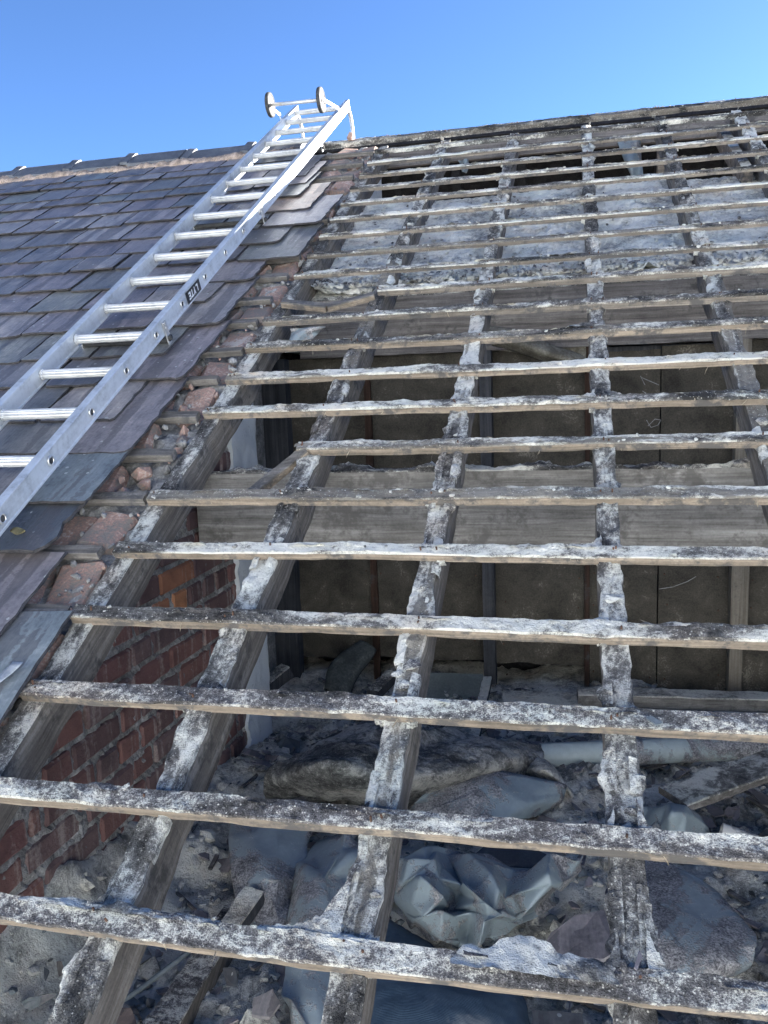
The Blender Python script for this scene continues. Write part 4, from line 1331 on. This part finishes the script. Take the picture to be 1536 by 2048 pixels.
# ================================================================== THINGS IN THE LOFT
def catmull(P, n):
    P = np.asarray(P, float)
    k = len(P)
    t = np.linspace(0, k - 1, n)
    i = np.clip(t.astype(int), 0, k - 2); f = (t - i)
    f = f.reshape(-1, *([1] * (P.ndim - 1)))
    g = lambda j: P[np.clip(j, 0, k - 1)]
    p0 = np.where((i == 0).reshape(f.shape), 2 * g(i) - g(i + 1), g(i - 1)); p1, p2 = g(i), g(i + 1)
    p3 = np.where((i == k - 2).reshape(f.shape), 2 * g(i + 1) - g(i), g(i + 2))
    return p1 + 0.5 * f * (p2 - p0 + f * (2 * p0 - 5 * p1 + 4 * p2 - p3 + f * (3 * (p1 - p2) + p3 - p0)))
def sheet(name, rows, label, cat, m, n=(70, 70), fold=0.02, fs=7.0, fine=0.002, thick=0.0025, seed=0.0, group=None, sharp=1.0, floor_gap=0.004, edge=0.012):
    """cloth or polythene through control points (photo x, y, height z), creased by ridged noise"""
    C = np.array([[on_z(x, y, z) for x, y, z in r] for r in rows])
    G = catmull(C, n[0])
    G = np.moveaxis(catmull(np.moveaxis(G, 1, 0), n[1]), 0, 1)
    q = G.copy(); q[..., 2] = 0
    wp = q + 0.12 * np.stack([fbm(q, 3.0, 2, seed), fbm(q, 3.0, 2, seed + 5), np.zeros(q.shape[:2])], -1)
    rs_ = np.random.default_rng(int(seed * 10))
    H = np.zeros(q.shape[:2])
    for k in range(6):                                              # straight-ish creases in several directions
        an = rs_.uniform(0, math.pi); f_ = fs * rs_.uniform(0.35, 0.9)
        wv = wp if k < 3 else q + 0.5 * (wp - q)
        ph = (wv[..., 0] * math.cos(an) + wv[..., 1] * math.sin(an)) * f_ + rs_.uniform(0, 1)
        tri = 2 * np.abs(ph - np.floor(ph + 0.5))
        msk_ = np.clip(0.5 + 1.3 * pnoise(q * fs * 0.45 + k * 7 + seed), 0, 1)
        H += (1 - tri) * msk_ * rs_.uniform(0.5, 1.0) / (1 + 0.25 * k)
    H -= H.mean()
    G[..., 2] += fold * 1.1 * sharp * H + fine * fbm(q, 30, 3)
    gx_, gy_ = np.gradient(H)
    G[..., :2] += (fold * 0.5 * np.stack([pnoise(wp * fs + seed + 40), pnoise(wp * fs + seed + 60)], -1))
    a, b = np.linspace(0, 1, n[0])[:, None], np.linspace(0, 1, n[1])[None, :]
    ed = np.minimum(np.minimum(a, 1 - a), np.minimum(b, 1 - b))
    rag = np.clip(1 - ed * 12, 0, 1)
    G[..., :2] += rag[..., None] * edge * np.stack([fbm(q, 9, 3, seed + 3), fbm(q, 9, 3, seed + 8)], -1)
    G[..., 2] -= rag * 0.01
    G[..., 2] = np.maximum(G[..., 2], floor_h(G[..., 0], G[..., 1]) + floor_gap)
    V, F = grid_vf(G)
    o = mesh(name, V, flipf(F), m, smooth=True)
    tag(o, label, cat, group)
    md = o.modifiers.new('thickness', 'SOLIDIFY'); md.thickness = thick; md.offset = -1
    return o

from mathutils.geometry import delaunay_2d_cdt
def crumple(name, rows, label, cat, m, cells=(9, 9), amp=0.04, seed=1, thick=0.002, crease=0.55, lat=0.35, floor_gap=0.006, levels=2, keep=0.0):
    """crumpled film: an irregular net of flat facets over control points (photo x, y, height z), folded sharply along its edges"""
    r = np.random.default_rng(seed)
    C = np.array([[on_z(x, y, z) for x, y, z in q] for q in rows])
    n0, n1 = C.shape[:2]
    ni, nj = cells
    pts = []
    for i in range(ni + 1):
        for j in range(nj + 1):
            a, b = i / ni, j / nj
            e = i in (0, ni) or j in (0, nj)
            ja, jb = (r.uniform(-0.42, 0.42) / ni, r.uniform(-0.42, 0.42) / nj)
            if i in (0, ni): ja = 0
            if j in (0, nj): jb = 0
            pts.append((min(1, max(0, a + ja)), min(1, max(0, b + jb)), e))
    P2 = [Vector((p[0], p[1] * 1.0)) for p in pts]
    vo, _, fo, *_ = delaunay_2d_cdt(P2, [], [], 0, 1e-6)
    def base(a, b):
        fa, fb = a * (n0 - 1), b * (n1 - 1)
        i, j = min(int(fa), n0 - 2), min(int(fb), n1 - 2)
        u, w = fa - i, fb - j
        return (C[i, j] * (1 - u) + C[i + 1, j] * u) * (1 - w) + (C[i, j + 1] * (1 - u) + C[i + 1, j + 1] * u) * w
    size = np.linalg.norm(C[-1].mean(0) - C[0].mean(0)) / ni + np.linalg.norm(C[:, -1].mean(0) - C[:, 0].mean(0)) / nj
    V = []
    for v in vo:
        p = base(v.x, v.y)
        ed = min(v.x, 1 - v.x, v.y, 1 - v.y)
        k = 1.0 if ed > 1e-4 else 0.45
        h = r.choice([-1, 1]) * r.uniform(0.25, 1.0) * amp * k
        p = p + np.array([r.normal(0, lat * size * 0.25), r.normal(0, lat * size * 0.25), h])
        p[2] = max(p[2], fh(p[0], p[1]) + floor_gap)
        V.append(p)
    o = mesh(name, V, fo, m, smooth=True)
    tag(o, label, cat)
    at = o.data.attributes.new('crease_edge', 'FLOAT', 'EDGE')
    at.data.foreach_set('value', r.uniform(crease - 0.3, min(0.95, crease + 0.3), len(o.data.edges)).astype(np.float32))
    md = o.modifiers.new('folds', 'SUBSURF'); md.levels = levels; md.render_levels = levels
    md = o.modifiers.new('thickness', 'SOLIDIFY'); md.thickness = thick; md.offset = -1
    return o

crumple('plastic_sheet', [
    [(466, 1634, -.33), (545, 1636, -.30), (628, 1640, -.33)],
    [(462, 1735, -.34), (535, 1735, -.30), (606, 1725, -.35)],
    [(478, 1800, -.36), (548, 1800, -.33), (592, 1790, -.37)],
    [(500, 1862, -.39), (560, 1868, -.37), (585, 1860, -.40)]],
    'grey plastic sheet piece half covered in dark grit, nearest the brick wall', 'plastic sheet', M_POLYD, cells=(6, 4), amp=0.016, seed=3, crease=0.7)
crumple('plastic_sheet', [
    [(640, 1690, -.34), (690, 1660, -.28), (735, 1690, -.30), (760, 1700, -.33)],
    [(590, 1735, -.35), (640, 1730, -.27), (690, 1740, -.31), (740, 1740, -.35)],
    [(582, 1830, -.36), (630, 1830, -.28), (680, 1830, -.33), (720, 1830, -.36)],
    [(560, 1930, -.38), (610, 1930, -.34), (660, 1930, -.36), (700, 1930, -.38)],
    [(566, 1995, -.37), (610, 2010, -.33), (655, 2000, -.34), (700, 2000, -.37)],
    [(590, 2060, -.40), (630, 2080, -.38), (680, 2080, -.39), (720, 2080, -.40)]],
    'long creased grey plastic sheet running down between the second and third rafters', 'plastic sheet', M_POLY, cells=(9, 5), amp=0.022, seed=8, crease=0.75)
crumple('plastic_sheet', [
    [(770, 1735, -.30), (845, 1690, -.20), (900, 1700, -.29), (960, 1705, -.25), (1040, 1745, -.27), (1120, 1722, -.24), (1180, 1712, -.24)],
    [(775, 1775, -.33), (850, 1740, -.19), (905, 1745, -.29), (955, 1755, -.20), (1020, 1790, -.30), (1090, 1770, -.20), (1170, 1735, -.27)],
    [(790, 1810, -.36), (865, 1790, -.22), (910, 1795, -.30), (965, 1800, -.19), (1005, 1830, -.32), (1070, 1805, -.26), (1140, 1765, -.33)],
    [(820, 1850, -.37), (880, 1840, -.24), (925, 1840, -.33), (965, 1850, -.22), (1000, 1850, -.34), (1050, 1820, -.35), (1110, 1790, -.38)],
    [(850, 1890, -.39), (890, 1885, -.34), (930, 1890, -.38), (965, 1885, -.34), (990, 1870, -.38), (1030, 1840, -.38), (1080, 1810, -.39)]],
    'crumpled grey plastic sheet with deep folds in the middle of the loft', 'plastic sheet', M_POLYC, cells=(8, 11), amp=0.030, seed=12, crease=0.50, lat=0.8, levels=3)
crumple('plastic_sheet', [
    [(840, 1590, -.30), (950, 1540, -.26), (1020, 1550, -.27), (1135, 1568, -.30)],
    [(812, 1620, -.33), (930, 1590, -.27), (1015, 1595, -.27), (1130, 1590, -.33)],
    [(805, 1655, -.36), (930, 1640, -.32), (1020, 1645, -.33), (1080, 1632, -.38)]],
    'smooth grey plastic sheet draped below the old felt heap', 'plastic sheet', M_POLYC, cells=(3, 5), amp=0.014, seed=5, crease=0.4)
crumple('plastic_sheet', [
    [(1225, 1690, -.335), (1300, 1695, -.325), (1385, 1742, -.33)],
    [(1235, 1780, -.325), (1340, 1775, -.315), (1450, 1810, -.325)],
    [(1245, 1850, -.32), (1370, 1845, -.31), (1500, 1885, -.315)],
    [(1290, 1905, -.32), (1385, 1915, -.305), (1507, 1918, -.315)],
    [(1310, 1955, -.37), (1405, 1978, -.345), (1492, 1950, -.385)]],
    'broad grit-covered grey plastic sheet on the right with a clean folded front edge', 'plastic sheet', M_POLYD, cells=(5, 4), amp=0.005, seed=9, crease=0.3)
crumple('plastic_sheet', [
    [(1283, 1622, -.34), (1350, 1610, -.27), (1400, 1625, -.33)],
    [(1290, 1655, -.36), (1350, 1640, -.25), (1418, 1665, -.36)],
    [(1310, 1690, -.39), (1365, 1690, -.34), (1420, 1690, -.40)]],
    'small crumpled scrap of grey plastic below the dusty plank', 'plastic sheet', M_POLYC, cells=(4, 5), amp=0.03, seed=15, crease=0.6)
crumple('plastic_sheet', [
    [(745, 1720, -.36), (775, 1720, -.31), (805, 1738, -.35)],
    [(742, 1770, -.37), (775, 1770, -.33), (800, 1768, -.37)],
    [(750, 1815, -.40), (780, 1812, -.37), (798, 1800, -.40)]],
    'narrow flap of grey plastic just right of the third rafter', 'plastic sheet', M_POLYC, cells=(4, 3), amp=0.015, seed=19, crease=0.5)
sheet('old_felt_heap', [
    [(700, 1462, -.30), (790, 1448, -.20), (900, 1455, -.24), (1000, 1468, -.26), (1090, 1478, -.30)],
    [(600, 1512, -.27), (720, 1488, -.15), (850, 1490, -.20), (970, 1500, -.22), (1085, 1505, -.29)],
    [(545, 1540, -.25), (660, 1525, -.13), (800, 1530, -.17), (940, 1535, -.22), (1060, 1535, -.31)],
    [(530, 1575, -.31), (640, 1560, -.19), (760, 1570, -.20), (900, 1570, -.29), (1030, 1565, -.35)],
    [(535, 1600, -.40), (650, 1600, -.34), (750, 1605, -.35), (880, 1600, -.38), (1010, 1580, -.40)]],
    'heap of old dust-caked felt with dark hollow folds, lying behind the plastic', 'felt', M_SACK, fold=0.028, fs=6, seed=3.7, n=(110, 130), fine=0.006, thick=0.008)
sheet('felt_scrap', [
    [(1040, 1520, -.33), (1085, 1512, -.29), (1120, 1545, -.32)],
    [(1040, 1545, -.33), (1090, 1540, -.28), (1142, 1575, -.33)],
    [(1060, 1570, -.38), (1100, 1572, -.36), (1145, 1598, -.40)]],
    'pale torn corner of felt poking out right of the felt heap', 'felt', M_RUBBLE, fold=0.012, fs=6, seed=5.5, n=(40, 40), fine=0.004, thick=0.006)
sheet('woven_tarp', [
    [(745, 1800, -.34), (800, 1845, -.34), (860, 1885, -.35), (930, 1925, -.36)],
    [(735, 1870, -.33), (810, 1905, -.32), (900, 1930, -.34), (1020, 1960, -.36)],
    [(728, 1960, -.33), (830, 1980, -.31), (950, 1995, -.33), (1058, 2000, -.37)],
    [(720, 2090, -.36), (830, 2090, -.34), (950, 2090, -.35), (1062, 2090, -.38)]],
    'dark blue woven tarpaulin corner in the near bay, streaked with grey dirt', 'tarpaulin', M_TARP, fold=0.006, fs=3, seed=6.1)

def slab(name, px, z, th, m, label, cat, group=None, rag=0.004, tilt=0.0, rough=0.0, seed=0, lift=True):
    """flat piece with a ragged outline given at photo points"""
    P = [on_z(x, y, z if np.isscalar(z) else z[i]) for i, (x, y) in enumerate(px)]
    P = np.array(P)
    O = []
    for a, b in zip(P, np.roll(P, -1, 0)):
        k = max(2, int(np.linalg.norm(b - a) / 0.02))
        for t in np.linspace(0, 1, k, endpoint=False): O.append(a + (b - a) * t)
    O = np.array(O)
    O[:, :2] += rag * np.stack([fbm(O, 25, 3, seed), fbm(O, 25, 3, seed + 9)], -1)
    cen = O.mean(0)
    top = O + (cen - O) * 0.02
    k = len(O)
    T = top.copy(); T[:, 2] += th
    V = np.concatenate([T, O + np.array([0, 0, th * 0.4]), O])
    F = [list(range(k)), [2 * k + i for i in range(k)][::-1]]
    for i in range(k):
        j = (i + 1) % k
        F += [(i, k + i, k + j, j), (k + i, 2 * k + i, 2 * k + j, k + j)]
    o = mesh(name, V, F, m)
    if label: tag(o, label, cat, group)
    return o
slab('slate_piece', [(1085, 1905), (1100, 1870), (1150, 1835), (1215, 1822), (1222, 1915), (1190, 1935)], [-.35, -.33, -.32, -.32, -.33, -.35], 0.006, M_SLATE, 'big purple slate lying flat left of the fourth rafter, beside the white mortar ledge', 'slate')
slab('slate_piece', [(950, 1710), (975, 1690), (1080, 1705), (1118, 1722), (1060, 1740), (985, 1730)], -.335, 0.006, M_SLATED, 'long dark slate wedged behind the crumpled plastic', 'slate')
slab('slate_piece', [(1065, 2025), (1165, 2030), (1172, 2090), (1060, 2090)], -.36, 0.006, M_SLATE, 'grey slate at the right edge of the blue tarpaulin', 'slate')
slab('slate_piece', [(505, 2000), (545, 1982), (560, 2010), (540, 2040), (505, 2035)], [-.36, -.34, -.34, -.36, -.37], 0.006, M_SLATE, 'dark slate piece left of the plastic sheet in the near bay', 'slate')
slab('slate_piece', [(58, 1895), (98, 1890), (96, 1908), (66, 1910)], -.34, 0.006, M_SLATE, 'lilac slate piece highest up among the rubble near the brick wall', 'slate')
slab('slate_piece', [(105, 1930), (122, 1925), (132, 1950), (112, 1955)], [-.36, -.33, -.34, -.37], 0.006, M_SLATE, 'upright slate piece left of the second rafter', 'slate')
slab('slate_piece', [(48, 1960), (75, 1925), (98, 1945), (90, 1970), (60, 1985)], [-.36, -.33, -.34, -.36, -.37], 0.006, M_SLATED, 'pointed dark slate in the lower left rubble', 'slate')
slab('slate_piece', [(12, 2030), (60, 2000), (112, 1992), (70, 2018), (30, 2034)], [-.36, -.33, -.33, -.35, -.36], 0.006, M_SLATEB, 'long thin slate tilted above another in the lower left corner', 'slate')
slab('slate_piece', [(48, 2036), (75, 2018), (102, 2016), (95, 2032), (60, 2040)], -.385, 0.006, M_SLATED, 'small flat slate under the long tilted one in the lower left corner', 'slate')
slab('slate_piece', [(446, 1940), (470, 1938), (475, 1975), (455, 1972)], [-.36, -.34, -.35, -.37], 0.006, M_SLATED, 'near-black slate shard in the rubble above the other near-bay slate', 'slate')
slab('slate_piece', [(212, 2060), (222, 2018), (262, 2022), (275, 2060)], -.385, 0.006, M_SLATEBR, 'reddish brown slate beside the cable at the bottom edge', 'slate')
for z0, pxl, lb in ((0.0, [(1292, 1438), (1302, 1434), (1326, 1448), (1312, 1452)], 'bluish slate chip lying on the third batten from the bottom'), ):
    P = [on_roof(x, y, BT + 0.007) for x, y in pxl]
    V = [roof(p[0], p[1], p[2] + 0.004) for p in P] + [roof(p[0], p[1], p[2]) for p in P]
    o = mesh('slate_chip', V, [(0, 1, 2, 3), (7, 6, 5, 4), (0, 4, 5, 1), (1, 5, 6, 2), (2, 6, 7, 3), (3, 7, 4, 0)], M_SLATEB); tag(o, lb, 'slate')
P = [on_roof(x, y, BT + 0.01) for x, y in ((1268, 1938), (1278, 1902), (1285, 1915), (1274, 1942))]
V = [roof(p[0], p[1], p[2] + 0.004) for p in P] + [roof(p[0], p[1], p[2]) for p in P]
o = mesh('slate_chip', V, [(0, 1, 2, 3), (7, 6, 5, 4), (0, 4, 5, 1), (1, 5, 6, 2), (2, 6, 7, 3), (3, 7, 4, 0)], M_SLATE); tag(o, 'narrow lilac slate chip stuck in the mortar of the fourth rafter', 'slate')

def timber_thing(name, P0, P1, w_, h_, m, label, cat, up=Z, crust=0.005, seed=0):
    P0, P1 = np.asarray(P0, float), np.asarray(P1, float)
    d = (P1 - P0) / np.linalg.norm(P1 - P0)
    A = np.cross(d, up); A /= np.linalg.norm(A); B = np.cross(A, d)
    V, F, mi = timber_vf(P0, P1, A, B, w_, h_, 0.014, 0.0016, crust=crust, ntop=6, edge=0.002, wear=0.006, seed=seed)
    o = mesh(name, V, F, m, mi=mi)
    tag(o, label, cat)
    return o
# ceiling joists running into the loft
for xj, yb, lb in ((-1.165, 1.0, 'dusty ceiling joist close along the foot of the brick wall'), (-0.868, 0.80, 'dusty ceiling joist between the second rafter and the plastic sheet'), (0.75, 0.9, 'ceiling joist beneath the rightmost bay')):
    timber_thing('ceiling_joist', (xj, -0.5, -0.43), (xj, yb, -0.43), 0.066, 0.10, [M_DUSTG, M_RAFTERS], lb, 'joist', seed=xj * 9)
# long beam and plank at the foot of the partition
a, b = on_z(1155, 1384, -0.33), on_z(1536, 1388, -0.33)
timber_thing('loose_beam', (a[0], a[1] + 0.02, -0.375), (XR - 0.1, a[1] + 0.02 + (b[1] - a[1]) * (XR - 0.1 - a[0]) / (b[0] - a[0]) * 0.6, -0.375), 0.085, 0.085, [M_RUBBLE, M_PURLIN], 'long dust-topped beam lying along the foot of the partition on the right', 'beam', seed=3)
a = on_z(1005, 1400, -0.385); b = on_z(1160, 1404, -0.385)
timber_thing('loose_plank', a, b, 0.15, 0.025, [M_RUBBLE, M_PURLIN], 'short dusty plank butted to the left end of the long beam', 'plank', seed=5)
a = on_z(1345, 1598, -0.285); b = on_z(1620, 1500, -0.24)
timber_thing('loose_plank', a, b, 0.115, 0.022, [M_MORTAR, M_STUB], 'grit-strewn plank lying at an angle in the right bay', 'plank', seed=8, crust=0.004)
a = on_z(960, 1360, -0.36); b = on_z(985, 1435, -0.36)
timber_thing('loose_plank', on_z(948, 1480, -0.36), on_z(975, 1360, -0.34), 0.035, 0.03, [M_RUBBLE, M_STUD], 'narrow rotten lath sticking up left of the middle stud', 'plank', seed=12)
timber_thing('loose_plank', on_z(520, 1385, -0.36), on_z(575, 1340, -0.30), 0.06, 0.05, [M_DUSTG, M_STUD], 'charred timber end at the foot of the white wall strip', 'plank', seed=15)
timber_thing('loose_plank', on_z(445, 1880, -0.36), on_z(510, 1790, -0.34), 0.05, 0.03, [M_RUBBLE, M_STUD], 'broken lath lying left of the gritty plastic', 'plank', seed=18)
timber_thing('loose_plank', on_z(745, 1390, -0.36), on_z(790, 1345, -0.34), 0.05, 0.04, [M_DUSTG, M_STUD], 'charred stub beside the rolled felt', 'plank', seed=22)
# pipes
def pipe(p0, p1, r, m, label, inner=0.88):
    p0, p1 = np.asarray(p0, float), np.asarray(p1, float)
    mb = MB()
    n = 20
    t = np.linspace(0, 1, 24)[:, None]
    pts = p0 + (p1 - p0) * t
    V, F = tube_vf(pts, r, n, cap=False); mb.add(V, F)
    V2, F2 = tube_vf(pts, r * inner, n, cap=False); mb.add(V2, flipf(F2))
    mb.add(np.concatenate([V[:n], V2[:n]]), [(k, n + k, n + (k + 1) % n, (k + 1) % n) for k in range(n)])
    mb.add(np.concatenate([V[-n:], V2[-n:]]), [(k, (k + 1) % n, n + (k + 1) % n, n + k) for k in range(n)])
    o = mb.build('pipe', m, smooth=True)
    tag(o, label, 'pipe')
    return o
pipe(on_z(1082, 1512, -0.345), on_z(1640, 1488, -0.345), 0.040, M_PIPE, 'thick grey-green pipe lying across the loft under the fourth rafter')
pipe(on_z(1262, 1428, -0.37), on_z(1640, 1440, -0.37), 0.020, M_PIPE2, 'thin pale pipe lying in front of the long beam')
pipe(on_z(1442, 1664, -0.34), on_z(1512, 1688, -0.36), 0.024, M_PIPE2, 'short stub of pale pipe half buried in rubble on the right')
# off-cut board leaning on the partition, rolled felt, curled strip
a, b = on_y(852, 1345, YP - 0.10), on_y(966, 1348, YP - 0.10)
c, d = on_y(958, 1404, YP - 0.20), on_y(845, 1396, YP - 0.20)
def quad_board(pts, th, m, name, label, cat):
    P = np.array(pts); nrm = np.cross(P[1] - P[0], P[3] - P[0]); nrm /= np.linalg.norm(nrm)
    V = np.concatenate([P, P + nrm * th])
    o = mesh(name, V, [(0, 1, 2, 3), (7, 6, 5, 4), (0, 4, 5, 1), (1, 5, 6, 2), (2, 6, 7, 3), (3, 7, 4, 0)], m); tag(o, label, cat); return o
quad_board([a, b, c, d], 0.008, M_OFFCUT, 'board_offcut', 'small grey-green board off-cut leaning at the foot of the partition', 'board')
def rolled(name, p0, p1, r, label, m):
    p0, p1 = np.asarray(p0), np.asarray(p1)
    n, k = 30, 36
    d = (p1 - p0); L = np.linalg.norm(d); d /= L
    A = np.cross(d, [0, 1, 0.2]); A /= np.linalg.norm(A); B = np.cross(d, A)
    G = np.zeros((n, k, 3))
    for i, t in enumerate(np.linspace(0, 1, n)):
        th = np.linspace(0, 2 * math.pi * 1.45, k)
        rr = r * (0.72 + 0.30 * th / th[-1]) * (0.85 + 0.25 * math.sin(3 * t + 0.5))
        G[i] = p0 + d * L * t + (rr * np.cos(th))[:, None] * A * 1.15 + (rr * np.sin(th))[:, None] * B * 0.7 + A * 0.02 * math.sin(t * 4)
    G += (0.006 * fbm(G, 9, 3))[..., None] * A
    V, F = grid_vf(G)
    o = mesh(name, V, F, m, smooth=True); tag(o, label, 'felt')
    o.modifiers.new('thickness', 'SOLIDIFY').thickness = 0.005
    return o
rolled('rolled_felt', on_y(672, 1392, YP - 0.30), on_y(728, 1288, YP - 0.10), 0.055, 'loosely rolled grey felt leaning at the foot of the partition', M_ROLL)
# curled strip of board peeling below the upper purlin
rows = np.array([[on_y(x, y, YP - dy) for x, y, dy in r] for r in (
    [(975, 652, .10), (1040, 662, .13), (1100, 690, .16), (1160, 712, .14), (1190, 735, .12)],
    [(978, 668, .15), (1035, 684, .20), (1090, 706, .22), (1150, 724, .19), (1185, 740, .14)],
    [(985, 690, .12), (1030, 700, .15), (1080, 718, .17), (1140, 732, .15), (1182, 745, .12)])])
G = catmull(rows, 16); G = np.moveaxis(catmull(np.moveaxis(G, 1, 0), 50), 0, 1)
G[..., 2] += 0.004 * fbm(G, 12, 3)
V, F = grid_vf(G)
o = mesh('peeled_strip', V, F, M_CURL, smooth=True); tag(o, 'peeling curled strip of board below the upper purlin between third and fourth rafters', 'board')
o.modifiers.new('thickness', 'SOLIDIFY').thickness = 0.005
rows = [on_y(978, 655, YP - .03), on_y(1172, 672, YP - .03), on_y(1172, 722, YP - .03), on_y(990, 700, YP - .03)]
quad_board(rows, 0.006, M_CURL, 'board_offcut', 'pale board piece behind the peeling strip under the upper purlin', 'board')
# torn membrane strips hanging in the dark behind the top rafters
def strip(name, pts, w_, label):
    P = np.array([on_y(x, y, Yd) for x, y, Yd in pts])
    P = catmull(P, 20)
    s = np.linspace(0, 1, 20)
    G = np.stack([P + X * (w_ * (k - 0.5) * (1 - 0.5 * s))[:, None] + Y * (0.02 * np.sin(6 * k + 4 * s))[:, None] for k in np.linspace(0, 1, 7)], 1)
    V, F = grid_vf(G)
    o = mesh(name, V, F, M_POLYC, smooth=True); tag(o, label, 'plastic strip')
    o.modifiers.new('thickness', 'SOLIDIFY').thickness = 0.002
strip('membrane_strip', [(1258, 278, 4.02), (1262, 300, 3.95), (1268, 325, 3.9), (1274, 352, 3.88)], 0.13, 'torn grey membrane strip hanging in the dark behind the fourth and fifth rafters')
strip('membrane_strip', [(926, 320, 4.0), (929, 330, 3.98), (930, 345, 3.97)], 0.06, 'small torn membrane scrap hanging just right of the second rafter near the ridge')
strip('membrane_strip', [(616, 655, 1.9), (606, 668, 1.88), (598, 690, 1.86)], 0.14, 'crumpled membrane scrap caught beside the first rafter above the partition')
V, F, mi = timber_vf(on_y(1326, 300, 3.97), on_y(1325, 350, 3.93), X, -Y, 0.06, 0.05, 0.02, 0.001, ntop=3)
o = mesh('timber_block', V, F, [M_BATTENF, M_BATTENF], mi=mi); tag(o, 'short fresh orange timber upright in the dark gap left of the fifth rafter', 'timber')
# cable
pts = [on_z(224, 2012, -0.37), on_z(270, 1985, -0.365), on_z(330, 1940, -0.36), on_z(375, 1905, -0.355), on_z(440, 1852, -0.35), on_z(492, 1838, -0.35)]
V, F = tube_vf(catmull(np.array(pts), 40), 0.0055, 8)
o = mesh('cable', V, F, M_CABLE, smooth=True); tag(o, 'thin grey cable running over the rubble between the joists', 'cable')
# fallen leaf on the dark slate
p = on_roof(38, 1067, 0.065)
lf = []
for t in np.linspace(0, 1, 7):
    hw = 0.013 * math.sin(math.pi * min(1, t * 0.95 + 0.03))
    lf.append([roof(p[0] - 0.022 + 0.044 * t, p[1] + k * hw, 0.0685 + 0.006 * abs(k) + 0.004 * math.sin(7 * t)) for k in (-1, 0, 1)])
V, F = grid_vf(np.array(lf))
o = mesh('fallen_leaf', V, F, M_LEAF, smooth=True); tag(o, 'curled dead leaf lying on the dark blue slate', 'leaf')
o.modifiers.new('thickness', 'SOLIDIFY').thickness = 0.0006
# a lump of brick left on the ridge beside the hook
V = chunk_vf(on_y(704, 275, 4.06), 0.036, 71)
o = mesh('brick_lump', V, ICO_F, M_BRICKR); tag(o, 'broken orange brick lump sitting on the ridge beside the ladder hook', 'brick')

# ================================================================== RUBBLE over the loft floor, and dust on the purlins
rr = np.random.default_rng(77)
mb = MB()
N = 8200
xs = rr.uniform(-1.2, 1.35, N); ys = rr.uniform(0.1, 2.35, N)
hs = floor_h(xs, ys)
sz = np.exp(rr.normal(math.log(0.0078), 0.60, N)).clip(0.003, 0.045)
for k in range(N):
    V = chunk_vf((0, 0, 0), sz[k], 20000 + k); V[:, 2] *= 0.7
    mb.add(V + np.array([xs[k], ys[k], hs[k] + sz[k] * 0.25]), ICO_F, int(rr.choice(3, p=[0.66, 0.2, 0.14])))
rub = mb.build('rubble', [M_RUBBLE, M_SACK, M_SLATEB], kind='stuff')
rub['label'] = 'pale rubble of broken torching strewn over the loft floor'
mb = MB()
for k in range(620):
    x, y = rr.uniform(-1.15, 1.3), rr.uniform(0.15, 2.3)
    s = rr.uniform(0.010, 0.035)
    z = fh(x, y) + 0.006
    a = rr.uniform(0, 6.28); tl = rr.normal(0, 0.3, 2)
    n = 6
    ang = np.sort(rr.uniform(0, 6.28, n)); rad = s * rr.uniform(0.6, 1.2, n)
    T = np.stack([rad * np.cos(ang) * 1.4, rad * np.sin(ang), np.zeros(n)], -1)
    T = T @ np.array(Matrix.Rotation(a, 3, 'Z')).T
    T[:, 2] = T[:, 0] * tl[0] + T[:, 1] * tl[1]
    V = np.concatenate([T + [x, y, z + 0.004], T + [x, y, z]])
    mb.add(V, [list(range(n)), [n + i for i in range(n)][::-1]] + [(i, n + i, n + (i + 1) % n, (i + 1) % n) for i in range(n)])
sh = mb.build('slate_rubble', M_SLATE, kind='stuff')
sh['label'] = 'thin slate shards scattered through the loft rubble'
mb = MB()
for k in range(160):
    x, y = rr.uniform(-1.1, 1.3), rr.uniform(0.15, 2.2)
    z = fh(x, y) + 0.008
    a = rr.uniform(0, 3.14); L = rr.uniform(0.04, 0.16)
    d = np.array([math.cos(a), math.sin(a), rr.normal(0, 0.12)]); d /= np.linalg.norm(d)
    V, F = box_vf((x, y, z), d, np.cross(Z, d), Z, L, rr.uniform(0.006, 0.018), 0.006); mb.add(V, F)
lt = mb.build('lath_debris', M_STUB, kind='stuff')
lt['label'] = 'splinters of lath and batten among the loft rubble'
